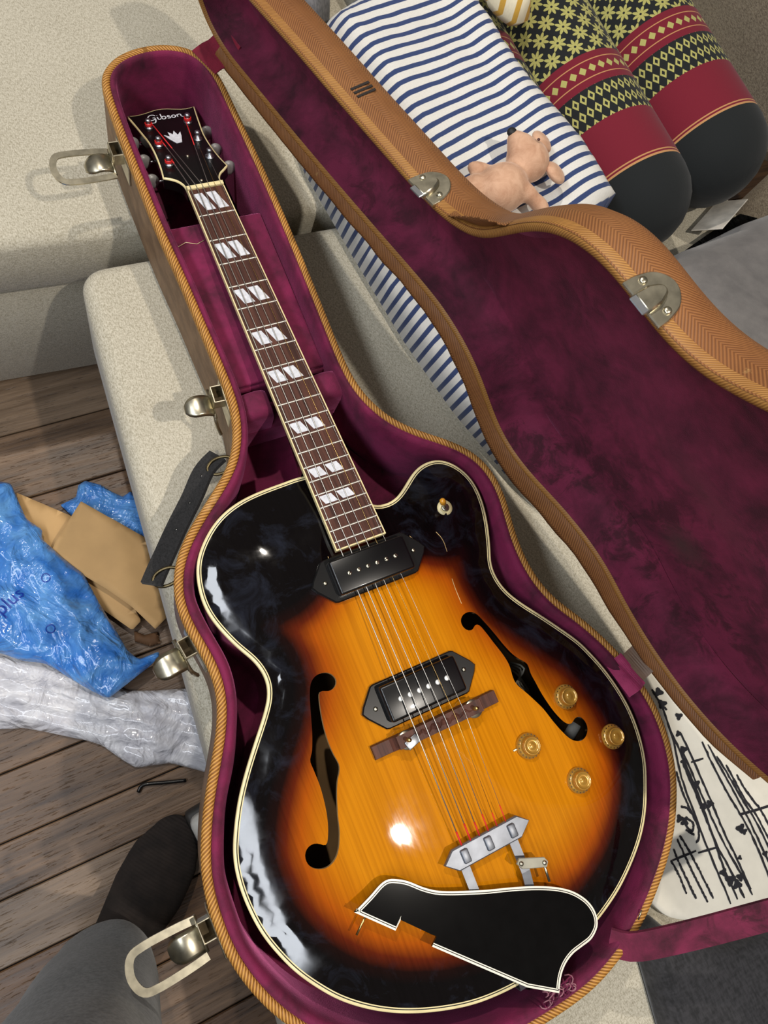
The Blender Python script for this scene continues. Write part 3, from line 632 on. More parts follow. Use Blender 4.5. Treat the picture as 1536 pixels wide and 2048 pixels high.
# neck rest: two padded horns and a low cradle
nrb = bevbox('neck_rest', (.116, .030, .052), T(.002, .093, -.072), VELVET, case, .006, 3)
for s in (-1, 1):
    prof = catmull([(s * .0225, -.055), (s * .0235, -.020), (s * .027, -.008), (s * .034, -.0035), (s * .044, -.0030), (s * .054, -.006), (s * .0585, -.016), (s * .0595, -.055)], 26, False)
    rs = []
    for y, k_, dz in ((.1085, .88, -.004), (.1075, .96, -.001), (.103, 1, 0), (.086, 1, -.001), (.080, .97, -.005), (.0785, .9, -.011)):
        c = np.array([s * .041, -.03]); q = c + (prof - c) * k_; rs.append(np.c_[q[:, 0] + .002, np.full(len(q), y), q[:, 1] + dz])
    rings('horn', rs, VELVET, nrb, capa=True, capb=True, flip=(s < 0))
# straps: hinge straps and lid stay ------------------------------------------------ lid placement
TH, PHI, AX = 1.351, -.2136, .1946
ROT = Matrix.Rotation(TH, 4, Vector((math.sin(PHI), math.cos(PHI), 0)))
LM = np.array(Matrix.Translation((AX, 0, 0)) @ ROT @ Matrix.Translation((-AX, 0, 0)))
Lw = lambda p: xf(LM, p)
lid = bpy.data.objects.new('lid', None); lid.empty_display_size = .03; COL.objects.link(lid); lid.parent = case
lid['label'] = 'raised lid with maroon velvet inside'
def L(p): return Lw(p)
wall = [(0, -.0005), (0, .016), (.0015, .027), (.006, .038), (.014, .047), (.026, .054), (.034, .0565)]
lidw = rings('lid_cover', [L(r3(inset(CO, a), z)) for a, z in wall], TWEED, lid)
op = resample(smoothc(inset(CO, .034), 6), 300); V, F = cdt(op, (), .04)
dd = dist(V, op); mesh('lid_back', L(np.c_[V, .0565 + .014 * np.clip(dd / .1, 0, 1) ** .8]), F, TWEED, lid, V)
rings('lid_rim_edge', [L(r3(inset(CO, a), z)) for a, z in ((-.0004, .008), (-.0006, .002), (.0010, -.0012), (.004, -.002), (.0068, -.0012), (.0078, .002))], EDGE, lid, flip=True)
rings('lid_lining', [L(r3(inset(CO, a), z)) for a, z in ((.0072, .001), (.0085, .006), (.010, .020), (.0125, .031), (.020, .040), (.0315, .0460))], VELVET2, lid, flip=True)
ip = resample(smoothc(inset(CO, .0315), 6), 300); V, F = cdt(ip, (), .03); dd = dist(V, ip)
zc = .0460 + .012 * np.clip(dd / .1, 0, 1) ** .8 - .004 * np.exp(-((dd - .012) / .006) ** 2) + np.array([noise.noise(Vector((x * 9, y * 9, 1))) for x, y in V]) * .0012
mesh('lid_panel', L(np.c_[V, zc]), F[:, ::-1], VELVET2, lid)
# torn tweed hinge flap hanging from the hinge side of the lid
hs = CO[(CO[:, 0] > .03)]
hs = hs[np.argsort(hs[:, 1])]; hs = resample(hs, 90, False); hs = hs[(hs[:, 1] > -.47) & (hs[:, 1] < .53)]
topp = L(r3(hs, .0)); fw = []
for (x, y, zz_) in topp:
    wd = .007 + .009 * math.exp(-((y + .12) / .16) ** 2) + .002 * math.exp(-((y - .25) / .2) ** 2) + .002 * noise.noise(Vector((0, y * 30, 0)))
    if y < -.42: wd *= max(.2, 1 - (-.42 - y) * 14)
    fw.append(wd)
fw = np.array(fw)
fl_ = [topp + np.array([.003, .001, .008]), topp + np.array([-.0045, -.001, -.001])]
for t in (.35, .7, 1.0): fl_.append(topp + np.c_[-.006 - .0 * fw - .008 * fw / .03 * t, -.001 + 0 * fw, -.001 - fw * t * 1.1])
bk_ = [r + np.array([.0018, .0004, .0]) for r in fl_[::-1]]
rings('hinge_flap', fl_ + bk_, TWEED, lid, ring_closed=False, flip=False)
# catches on the lid, latches on the case -----------------------------------------------------------
def wallframe(y, side=-1):
    q = CO[CO[:, 0] * side > 0]; i = np.argmin(abs(q[:, 1] - y)); p = q[i]
    k_ = np.argmin(((CO - p) ** 2).sum(1)); t = CO[(k_ + 4) % len(CO)] - CO[k_ - 4]; t /= np.linalg.norm(t); n = np.array([t[1], -t[0]])
    return p, t, n          # n outward for CCW
def basis(p, t, n, z):      # local: x outward, y along wall (toward head), z up
    if t[1] < 0: t = -t
    return np.array([[n[0], t[0], 0, p[0]], [n[1], t[1], 0, p[1]], [0, 0, 1, z], [0, 0, 0, 1]], float)
for y in (.108, -.131):
    p, t, n = wallframe(y); B = LM @ basis(p, t, n, 0)
    arcp = [(-.016, .000), (.016, .000), (.0165, .012), (.012, .020), (0, .0255), (-.012, .020), (-.0165, .012)]
    arcp = np.vstack([[(-.0185, -.004), (.0185, -.004)], catmull([(.0185, .004), (.015, .016), (.008, .023), (0, .0255), (-.008, .023), (-.015, .016), (-.0185, .004)], 20, False)])
    K = B @ np.array([[0, 0, 1, 0.0], [1, 0, 0, 0], [0, 1, 0, .0], [0, 0, 0, 1]])
    ca = prism('catch_plate', arcp, .0, .0026, NICKEL, lid, K, .0008)
    hump = np.vstack([[(-.0075, -.006), (.0075, -.006)], catmull([(.0075, .006), (.004, .0135), (0, .0155), (-.004, .0135), (-.0075, .006)], 12, False)])
    prism('catch_hook', hump, .002, .0072, NICKEL, lid, K, .0018, True)
    bevbox('catch_tongue', (.0016, .014, .008), B @ T(.0058, 0, -.006), CHROME, lid, .0006, 1)
    for s in (-1, 1): lathe('rivet', [(.0028, 0), (.0028, .001), (.0016, .0018)], NICKEL, lid, 14, K @ T(s * .0125, .0075, .0024))
def latch(y, loop, tilt):
    p, t, n = wallframe(y); B = basis(p, t, n, 0)
    ro = bevbox('latch_plate', (.0020, .046, .030), B @ T(.0008, 0, -.0235), NICKEL, case, .0008, 1)
    # open box of the housing: four walls
    for dy in (-.009, .009): bevbox('housing_wall', (.011, .0016, .016), B @ T(.0068, dy + .006, -.016), NICKEL, ro, .0004, 1)
    bevbox('housing_wall', (.0016, .0195, .016), B @ T(.0128, .006, -.016), NICKEL, ro, .0004, 1)
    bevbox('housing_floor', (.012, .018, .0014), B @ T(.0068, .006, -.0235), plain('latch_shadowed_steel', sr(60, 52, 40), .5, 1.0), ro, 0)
    tube('hinge_pin', xf(B, [(.014, -.014, -.026), (.014, .020, -.026)]), .0022, NICKEL, ro, 8)
    H = B @ T(.013, .000, -.026, 0, 0, tilt)
    lv = catmull([(0, .0), (.008, .004), (.017, .0045), (.025, .001), (.031, -.004)], 12, False)
    rs = []
    for xx, zz_ in lv:
        wv = .0125 if xx < .02 else .0125 * math.sqrt(max(.08, 1 - ((xx - .02) / .0118) ** 2))
        rs.append(xf(H, [(xx, -wv, zz_), (xx, -wv * .7, zz_ + .0014), (xx, wv * .7, zz_ + .0014), (xx, wv, zz_), (xx, wv * .7, zz_ - .0008), (xx, -wv * .7, zz_ - .0008)]))
    rings('lever', rs, NICKEL, ro, capa=True, capb=True)
    if loop:
        Hb = B @ T(.012, .0, -.024, 0, 0, tilt * .6)
        lp = catmull([(.002, -.0165), (.020, -.0180), (.048, -.0185), (.061, -.0150), (.066, 0), (.061, .0150), (.048, .0185), (.020, .0180), (.002, .0165)], 50, False)
        lp = np.c_[lp, np.zeros(len(lp))]
        t_ = np.gradient(lp, axis=0); t_ /= np.linalg.norm(t_, axis=1)[:, None]; q = np.c_[-t_[:, 1], t_[:, 0], np.zeros(len(lp))]
        rs = [xf(Hb, np.array([a + b_ * .0036 + (0, 0, .0009), a - b_ * .0036 + (0, 0, .0009), a - b_ * .0036 - (0, 0, .0009), a + b_ * .0036 - (0, 0, .0009)])) for a, b_ in zip(lp, q)]
        rings('bail_loop', rs, NICKEL, ro, capa=True, capb=True, smooth=False)
    else:
        tube('spring_arm', xf(B, [(.014, -.012, -.026), (.012, -.016, -.045), (.008, -.02, -.06)]), .0022, NICKEL, ro, 6)
latch(.428, True, -.10); latch(.108, False, -.30); latch(-.131, False, -.15); latch(-.372, True, -.05)
# handle: black webbing with brass loops
hp = catmull([(-.088, .054, -.045), (-.106, .044, -.048), (-.126, .022, -.052), (-.150, -.002, -.055), (-.172, -.026, -.056), (-.188, -.044, -.054), (-.196, -.054, -.050)], 30, False)
hp[:, :2] += np.array([.002, .002])
rs = []
tt = np.gradient(hp, axis=0); tt /= np.linalg.norm(tt, axis=1)[:, None]
for p_, t_ in zip(hp, tt):
    nn_ = np.array([t_[1], -t_[0], 0]); nn_ = -nn_ if nn_[0] > 0 else nn_; nn_ /= np.linalg.norm(nn_)
    wv = (nn_ * .72 + np.array([0, 0, -.55])); wv /= np.linalg.norm(wv); th_ = np.cross(wv, t_)
    rs.append(np.array([p_ - wv * .003, p_ + wv * .024, p_ + wv * .024 + th_ * .004, p_ - wv * .003 + th_ * .004]))
hdl = rings('carry_handle', rs, WEBB, case, capa=True, capb=True, smooth=False)
BRASSR = plain('brass_ring', sr(104, 92, 66), .4, 1.0)
for k_, sgn in ((2, 1), (27, -1)):
    c = hp[k_]; a = np.linspace(0, 2 * np.pi, 28, endpoint=False)
    tube('handle_ring', np.c_[c[0] + .014 * np.cos(a) + .003, c[1] + .009 * np.sin(a), c[2] + .002 + .004 * np.cos(a)], .0018, BRASSR, hdl, 8, closed=True)
for k_ in (5, 11, 17): lathe('rivet_hole', [(.0018, 0), (.0022, .0008), (.0012, .0012)], BLACKP, hdl, 10, T(*(rs[k_][1] * .5 + rs[k_][0] * .5 + np.array([0, 0, .0035]))))
def strap(name, pts, wdv, mat, parent, th=.0016, n=14):
    p = catmull(pts, n, False); wdv = np.asarray(wdv, float); wdv /= np.linalg.norm(wdv); rs = []
    wl = np.linalg.norm(np.asarray(wdv)); t_ = np.gradient(p, axis=0); t_ /= np.linalg.norm(t_, axis=1)[:, None]
    return p, t_, wdv
def ribbon(name, pts, across, width, mat, parent, th=.0016, n=16):
    p, t_, a = strap(name, pts, across, mat, parent, n=n); rs = []
    for q, tn in zip(p, t_):
        aa = a - tn * (a @ tn); aa /= np.linalg.norm(aa); nn_ = np.cross(tn, aa); nn_ = nn_ if nn_[2] >= 0 else -nn_
        rs.append(np.array([q - aa * width / 2, q + aa * width / 2, q + aa * width / 2 + nn_ * th, q - aa * width / 2 + nn_ * th]))
    return rings(name, rs, mat, parent, capa=True, capb=True, smooth=False)
REDV = m_velvet('red_leatherette', sr(140, 26, 52), sr(104, 14, 38), sr(230, 120, 150), 20)
PINKV = m_velvet('pink_velvet_strap', sr(176, 60, 104), sr(140, 38, 80), sr(240, 150, 190), 20)
BROWNL = plain('brown_leather', sr(120, 96, 78), .6)
ribbon('hinge_strap', [(.0535, .519, .0045), (.0640, .523, .0075), (.0735, .525, .0100), (.0835, .527, .0195), (.0900, .529, .0300)], (-.16, 1, 0), .041, REDV, case)
ribbon('hinge_strap', [(.2195, -.3270, -.0030), (.2290, -.3235, .0048), (.2380, -.3205, .0052)], (-.30, -1, 0), .042, PINKV, case)
ribbon('hinge_strap', [(.2370, -.3208, .0056), (.2480, -.3170, .0080), (.2600, -.3125, .0150), (.2680, -.3100, .0260)], (-.30, -1, 0), .034, BROWNL, case)
stay = ribbon('lid_stay', [(.090, -.546, -.006), (.104, -.556, .003), (.125, -.560, .016), (.170, -.563, .045), (.230, -.566, .082), (.290, -.572, .118)], (.35, -1, .12), .028, VELVET2, case, .004, 26)
# stray nail and frayed tuft at the tail end
tube('stray_nail', [(.1235, -.5400, .004), (.1300, -.5330, .006)], .0008, NICKEL, case, 6)
for i in range(34):
    a = random.uniform(0, 6.28); c = np.array([.018 + random.uniform(-.018, .016), -.556 + random.uniform(-.006, .006), .001]); r = random.uniform(.004, .010)
    pts = [c + np.array([math.cos(a + q) * r * (.6 + q * .2), math.sin(a + q) * r * .6, .002 + .003 * math.sin(q * 1.2)]) for q in np.linspace(0, random.uniform(1.5, 3), 7)]
    tube('frayed_thread', pts, .0007, random.choice([VELVET, plain('fray_tan', sr(158, 104, 116), .8)] if i == 0 else [VELVET, bpy.data.materials['fray_tan']] if 'fray_tan' in bpy.data.materials else [VELVET]), case, 4)
# torn edge on lid near the neck flare
tf = CO[(CO[:, 0] < 0) & (CO[:, 1] < .078) & (CO[:, 1] > .002)]; tf = tf[np.argsort(-tf[:, 1])]; tf = resample(tf, 26, False)
pr_ = np.sin(np.linspace(0, np.pi, 26)) ; nrm = np.array([-.72, .69])
rs = []
for s_, zz_ in ((0.0, .006), (.35, .003), (.7, .0), (1.0, -.002)): rs.append(L(np.c_[tf + nrm * (pr_ * .012 * s_)[:, None], zz_ + 0 * pr_ - .002 * pr_ + .001 * np.sin(np.arange(26) * 2.1) * s_]))
rs2 = [r + np.array([0, 0, .0016]) for r in rs[::-1]]
rings('torn_tweed', rs + rs2, TWEED, lid, ring_closed=False)
INKS = plain('black_marker', sr(34, 28, 26), .6)
for k_ in range(3):
    p, t, n = wallframe(.232 + k_ * .0062); B = LM @ basis(p, t, n, 0)
    bevbox('marker_stripe', (.0008, .0026, .020), B @ T(-.0006, 0, .0230, 0, 0, -.12), INKS, lid, 0)
settle(case)
# ================================================================== SOFT THINGS ON THE SOFA
def stripes(name, base, line, per, duty, wob=.002, axis=1):
    t = NT(name); u, v, uv = t.uv(); x = v if axis else u
    x = t.M('ADD', x, t.M('MULTIPLY', t.M('SUBTRACT', t.noise(uv, 7, 3), .5), wob * 6))
    s = t.M('FRACT', t.M('DIVIDE', x, per)); f = t.ramp(s, [(0, line), (duty - .04, line), (duty, base), (.97, base), (1, line)])
    c = t.mix(.25, f, t.ramp(t.noise(uv, 500, 2), [(.3, (.7, .7, .7, 1)), (.7, (1, 1, 1, 1))]), 'MULTIPLY')
    t.bump(t.noise(uv, 700, 2), .2, .0006)
    return t.set(Base_Color=c, Roughness=.9, Sheen_Weight=.1)
def cushion(name, poly, zbot, ztop, mat, parent=None, grid=.016, uvrot=0.0, smoothn=300, wr=.004, zfn=None, ed=.05, seed=0, lo=None):
    """stuffed cloth: closed surface, top and bottom meet at the seam; zbot/ztop functions of (x,y) arrays or numbers"""
    p = smoothc(resample(np.asarray(poly, float), smoothn), 6)
    if area(p) < 0: p = p[::-1]
    V, F = cdt(p, (), grid); d = dist(V, p); e = np.clip(d / ed, 0, 1); e = np.sqrt(np.clip(1 - (1 - e) ** 2, 0, 1))
    zb = zbot(V) if callable(zbot) else np.full(len(V), zbot); zt = ztop(V) if callable(ztop) else np.full(len(V), ztop)
    zm = (zb * .62 + zt * .38) if lo is None else zb * (1 - lo) + zt * lo
    wn = np.array([noise.fractal(Vector((x * 9, y * 9, seed)), 1.0, 2.0, 3) for x, y in V]) * wr
    top = zm + (zt - zm) * e + wn * e; bot = zm - (zm - zb) * e; n = len(V)
    edge = d < 1e-6
    bidx = np.where(edge, np.arange(n), np.arange(n) + n)
    v = np.vstack([np.c_[V, top], np.c_[V, bot]]); f = [tuple(q) for q in F] + [tuple(bidx[list(q)])[::-1] for q in F]
    c, s = math.cos(uvrot), math.sin(uvrot)
    sl = d * 0
    uv = np.c_[V[:, 0] * c + V[:, 1] * s, -V[:, 0] * s + V[:, 1] * c]; uv = np.vstack([uv, uv])
    o = mesh(name, v, f, mat, parent, uv)
    bm = bmesh.new(); bm.from_mesh(o.data); bmesh.ops.delete(bm, geom=[q for q in bm.verts if not q.link_faces], context='VERTS'); bm.to_mesh(o.data); bm.free()
    return o
# roll cushion (three stitched rolls)
def m_thai():
    t = NT('thai_kapok_print'); u, v, uv = t.uv()       # u around (m), v along from the end (m)
    K = sr(17, 22, 24); R = sr(116, 14, 38); Y = sr(176, 172, 100); GOLDL = sr(190, 140, 90)
    w_ = v
    st = lambda x, e: t.M('GREATER_THAN', x, e)
    def band(a, b): return t.M('MULTIPLY', st(w_, a), t.M('LESS_THAN', w_, b))
    def diamonds(pu, pv, r, v0):
        a = t.M('ABSOLUTE', t.M('SUBTRACT', t.M('FRACT', t.M('DIVIDE', u, pu)), .5)); b = t.M('ABSOLUTE', t.M('SUBTRACT', t.M('FRACT', t.M('DIVIDE', t.M('SUBTRACT', w_, v0), pv)), .5))
        return t.M('ADD', a, b)
    # flowers on a diamond lattice
    P = .034
    a = t.M('FRACT', t.M('DIVIDE', t.M('ADD', u, w_), P)); b = t.M('FRACT', t.M('DIVIDE', t.M('SUBTRACT', u, w_), P))
    a = t.M('SUBTRACT', a, .5); b = t.M('SUBTRACT', b, .5)
    r = t.M('SQRT', t.M('ADD', t.M('MULTIPLY', a, a), t.M('MULTIPLY', b, b))); an = t.M('ARCTAN2', a, b)
    pet = t.M('MULTIPLY_ADD', t.M('COSINE', t.M('MULTIPLY', an, 8.0)), .11, .38)
    fl1 = t.M('LESS_THAN', r, pet); core = t.M('GREATER_THAN', r, .07)
    gap = t.M('GREATER_THAN', t.M('COSINE', t.M('MULTIPLY', an, 8.0)), -.93)
    flower = t.M('MULTIPLY', t.M('MULTIPLY', fl1, core), t.M('MAXIMUM', gap, t.M('LESS_THAN', r, .2)))
    dd1 = diamonds(.0115, .020, .3, .01)
    lace = t.M('MULTIPLY', t.M('LESS_THAN', dd1, .44), t.M('GREATER_THAN', dd1, .20))
    dots = t.M('LESS_THAN', diamonds(.016, .040, .3, .0), .30)
    cflower = t.mix(flower, K, Y); clace = t.mix(lace, K, Y); 
    c = K
    def over(c, m, col): return t.mix(m, c, col)
    e0 = .086
    c = over(c, band(e0, e0 + .003), GOLDL); c = over(c, band(e0 + .003, e0 + .0055), R); c = over(c, band(e0 + .0055, e0 + .0075), GOLDL)
    c = over(c, band(e0 + .0075, .162), R)
    for base in (.162, .452):
        c = over(c, band(base, base + .050), clace)
        c = over(c, band(base + .050, base + .096), R)
        c = over(c, band(base + .060, base + .0615), GOLDL); c = over(c, band(base + .0845, base + .086), GOLDL)
        c = over(c, t.M('MULTIPLY', band(base + .0655, base + .0805), t.M('LESS_THAN', t.M('ADD', t.M('ABSOLUTE', t.M('SUBTRACT', t.M('FRACT', t.M('DIVIDE', u, .014)), .5)), t.M('DIVIDE', t.M('ABSOLUTE', t.M('SUBTRACT', w_, base + .073)), .016)), .40)), Y)
        if base < .2: c = over(c, band(base + .096, .452), cflower)
        else: c = over(c, t.M('GREATER_THAN', w_, base + .096), cflower)
    t.bump(t.noise(uv, 600, 2), .25, .0006)
    return t.set(Base_Color=c, Roughness=.9, Sheen_Weight=.08)
THAI = m_thai()
roll = thing('roll_cushion', 'long patterned roll cushion in yellow, black and dark red beside the striped pillow', 'cushion', (.60, .45, SEAT))
def rolltube(x0, y0, x1, y1, r, zc):
    d = np.array([x1 - x0, y1 - y0]); Ln = np.linalg.norm(d); d /= Ln; nx = np.array([d[1], -d[0]])
    n = 56; an = np.linspace(0, 2 * np.pi, n + 1); rs = []; uv = []
    ss = [0, .004, .012, .024, .038, .055, .075] + list(np.linspace(.10, Ln, 30))
    for s in ss:
        k_ = math.sqrt(max(0, 1 - (max(0, .075 - s) / .075) ** 2)) * .97 + .03 if s < .075 else 1
        pw = []
        for a in an:
            pin = 1 - .035 * (1 if s < .06 else 0) * math.sin(a * 9) ** 2 * (1 - k_) 
            rr = r * k_ * pin
            zz_ = zc + rr * math.sin(a) * .97; q = np.array([x0, y0]) + d * s + nx * rr * math.cos(a) * 1.02
            pw.append((q[0], q[1], max(zz_, SEAT + .0012)))
            uv.append((a * r, s))
        rs.append(np.array(pw))
    n1 = n + 1; f = []
    for k_ in range(len(rs) - 1):
        for i in range(n): f.append((k_ * n1 + i, k_ * n1 + i + 1, (k_ + 1) * n1 + i + 1, (k_ + 1) * n1 + i)[::-1])
    f.append(tuple(range(n))); b = (len(rs) - 1) * n1; f.append(tuple(range(b, b + n))[::-1])
    return mesh('roll', np.vstack(rs), f, THAI, roll, uv)
R_ = .077; ZR = SEAT + R_ + .004
rolltube(.588, .172, .538, .96, .079, SEAT + .083); rolltube(.752, .215, .696, 1.00, .084, SEAT + .088); rolltube(.438, .23, .388, .96, R_ * .95, ZR)
bevbox('white_label_flap', (.085, .05, .002), T(.775, .215, SEAT + .032, .45, -.9), plain('white_cloth_label', sr(226, 220, 208), .9), roll, .0006, 1)
settle(roll)
def rollz(P):
    t = (P[:, 1] - .23) / .73; xc = .438 - .050 * t; h = np.sqrt(np.clip(R_ ** 2 - (P[:, 0] - xc) ** 2, 0, None))
    return np.where((P[:, 1] > .2) & (h > 0), ZR + h + .004, SEAT + .0012)
PILP = [(.282, -.115), (.262, -.075), (.222, .05), (.199, .16), (.181, .295), (.165, .435), (.170, .50), (.195, .548), (.26, .578), (.33, .590), (.39, .570), (.412, .52), (.42, .45), (.435, .36), (.462, .29), (.470, .18), (.455, .05), (.42, -.07), (.35, -.125)]
PSTR = stripes('blue_white_ticking', sr(226, 224, 218), sr(48, 66, 112), .0152, .40)
def pzt(P):
    hx = .1946 - .2136 * P[:, 1]; s = P[:, 0] - hx           # distance behind hinge line
    base = np.clip((s - .055) / .09, 0, 1); base = base * base * (3 - 2 * base)
    return -.022 + .085 * base + np.maximum(0, rollz(P) - .02) * .75 * np.clip((P[:, 0] - .35) / .05, 0, 1)
def pzb(P): 
    rz = rollz(P); return np.maximum(SEAT + .0012, rz * np.clip((P[:, 0] - .335) / .03, 0, 1) + (SEAT + .0012) * (1 - np.clip((P[:, 0] - .335) / .03, 0, 1)))
pil = cushion('striped_pillow', PILP, pzb, pzt, PSTR, None, .012, .22, wr=.006, ed=.05, lo=.12)
tag(pil, 'large pillow in blue and white stripes lying behind the raised case lid', 'pillow')
YSTR = stripes('yellow_white_ticking', sr(236, 226, 196), sr(206, 160, 62), .017, .35)
yp = cushion('yellow_pillow', [(.398, .54), (.415, .475), (.432, .452), (.455, .455), (.482, .51), (.515, .62), (.50, .80), (.38, .82), (.385, .64)], lambda P: .052 + 0 * P[:, 0], .120, YSTR, None, .012, 1.2, ed=.05)
tag(yp, 'small yellow and white striped pillow tucked behind the blue striped pillow', 'pillow')
qc = cushion('quilted_blanket', [(.195, .640), (.205, .600), (.228, .578), (.252, .592), (.280, .63), (.285, .72), (.28, .9), (.2, .95), (.17, .75)], SEAT + .0012, -.0, QUILT, None, .012, .3, ed=.05, wr=.012)
tag(qc, 'crumpled grey quilted blanket at the top edge behind the lid', 'blanket')
gc = cushion('grey_cushion', [(.545, .140), (.60, .156), (.70, .168), (.80, .183), (.885, .185), (.885, .02), (.87, -.18), (.55, -.22), (.50, -.05)], SEAT + .0012, .012, GREYV, None, .02, 0, ed=.07, wr=.003)
tag(gc, 'grey velvet cushion with a piped edge beyond the raised lid', 'cushion')
pth = catmull([(.545, .140), (.60, .156), (.70, .168), (.80, .183), (.885, .183)], 30, False)
pp = tube('piping', np.c_[pth[:, 0], pth[:, 1] - .004, np.full(30, SEAT + .052)], .004, GREYV, gc, 8)
bd_ = cushion('black_pouch', [(.68, .175), (.75, .195), (.83, .215), (.86, .20), (.80, .187), (.70, .172)], SEAT + .0012, SEAT + .05, plain('black_cloth_pouch', sr(22, 22, 24), .9), None, .02, 0, ed=.02)
tag(bd_, 'black cloth edge wedged between the roll cushion and the grey velvet cushion', 'pouch')
# ---- bear
FUR = m_velvet('pale_plush', sr(216, 174, 144), sr(188, 142, 112), sr(255, 230, 210), 60)
def blob(name, ell, mat, parent, vox=.0035, it=4):
    bm = bmesh.new()
    for c, r, M in ell:
        g = bmesh.ops.create_icosphere(bm, subdivisions=3, radius=1.0)
        mm = Matrix.Translation(c) @ (M if M is not None else Matrix()) @ Matrix.Diagonal((r[0], r[1], r[2], 1)); bmesh.ops.transform(bm, matrix=mm, verts=g['verts'])
    me = bpy.data.meshes.new(name); bm.to_mesh(me); bm.free(); me.materials.append(mat)
    o = link(bpy.data.objects.new(name, me), parent); m = o.modifiers.new('r', 'REMESH'); m.mode = 'VOXEL'; m.voxel_size = vox; m.use_smooth_shade = True
    s = o.modifiers.new('s', 'SMOOTH'); s.iterations = it; s.factor = .5
    return o
BZ = .063
bear = thing('teddy_bear', 'small pale pink plush bear lying on the blue striped pillow', 'toy bear', (.33, .256, BZ))
RY = lambda a, ax: Matrix.Rotation(a, 4, ax)
zb_ = BZ + .018
blob('body', [((0.298, 0.228, zb_ + .004), (.034, .028, .026), RY(.3, 'Z')), ((0.270, 0.234, zb_ - .002), (.026, .020, .018), None), ((0.320, 0.214, zb_ + .01), (.018, .010, .011), RY(-1.0, 'Z')), ((0.332, 0.198, zb_ + .006), (.017, .009, .010), RY(-1.2, 'Z')),
              ((0.342, 0.252, zb_ + .010), (.026, .025, .024), None), ((0.336, 0.266, zb_ + .018), (.017, .016, .015), None), ((0.332, 0.274, zb_ + .020), (.011, .011, .011), None), ((0.288, 0.254, zb_), (.022, .010, .011), RY(2.4, 'Z'))], FUR, bear, .003, 5)
for c in ((0.369, 0.270, zb_ + .014), (.370, .230, zb_ + .010)):
    blob('ear', [(c, (.016, .015, .007), RY(.5, 'Y'))], FUR, bear, .002, 3)
blob('nose', [((0.328, 0.282, zb_ + .0245), (.0062, .0055, .005), None)], plain('black_nose', sr(28, 26, 28), .6), bear, .0015, 2)
lathe('eye', [(.0018, 0), (.0016, .0012), (.0006, .0020)], plain('dark_eye', sr(70, 22, 26), .2, coat=1), bear, 12, T(.3480, .2590, zb_ + .0345))
settle(bear)
# ================================================================== RIGHT FRONT: printed cloth bag, black cloth
def sheet(name, poly, ztop, thick, mat, parent=None, grid=.01, n=160, sm=2, uv=None):
    p = np.asarray(poly, float)
    if area(p) < 0: p = p[::-1]
    p = smoothc(resample(p, n), sm); V, F = cdt(p, (), grid); d = dist(V, p); z = ztop(V, d); nV = len(V)
    bot = z - thick if np.ndim(thick) == 0 else thick
    edge = np.where(d < 1e-6)[0]
    v = np.vstack([np.c_[V, z], np.c_[V, bot]]); f = [tuple(q) for q in F] + [tuple(q[::-1] + nV) for q in F]
    # stitch boundary
    ec = {}
    for q in F:
        for a, b in ((q[0], q[1]), (q[1], q[2]), (q[2], q[0])): ec[(a, b)] = 1
    for a, b in list(ec):
        if (b, a) not in ec: f.append((b, a, a + nV, b + nV))
    return mesh(name, v, f, mat, parent, np.vstack([V, V]))
fz = lambda s, seed, o=4: (lambda P: np.array([noise.fractal(Vector((x * s, y * s, seed)), 1.0, 2.0, o) for x, y in P]))
WHITEC = plain('white_canvas', sr(226, 222, 208), .9, var=.03)
INK = plain('black_print', sr(26, 26, 34), .8)
SHEET = [(0.285,-0.345),(0.268,-0.40),(0.258,-0.46),(0.228,-0.52),(0.194,-0.574),(.206,-.600),(0.262,-0.636),(0.340,-0.655),(0.52,-0.655),(0.54,-0.52),(0.46,-0.42),(0.36,-0.335)]
tz = lambda P: -.0985 + .003 * fz(6, 2.0)(P)
tote = thing('printed_tote_bag', 'white cloth bag printed with black handwritten music staves, right of the case', 'bag', (.35, -.5, SEAT))
sheet('bag_cloth', SHEET, lambda P, d: tz(P), .010, WHITEC, tote)
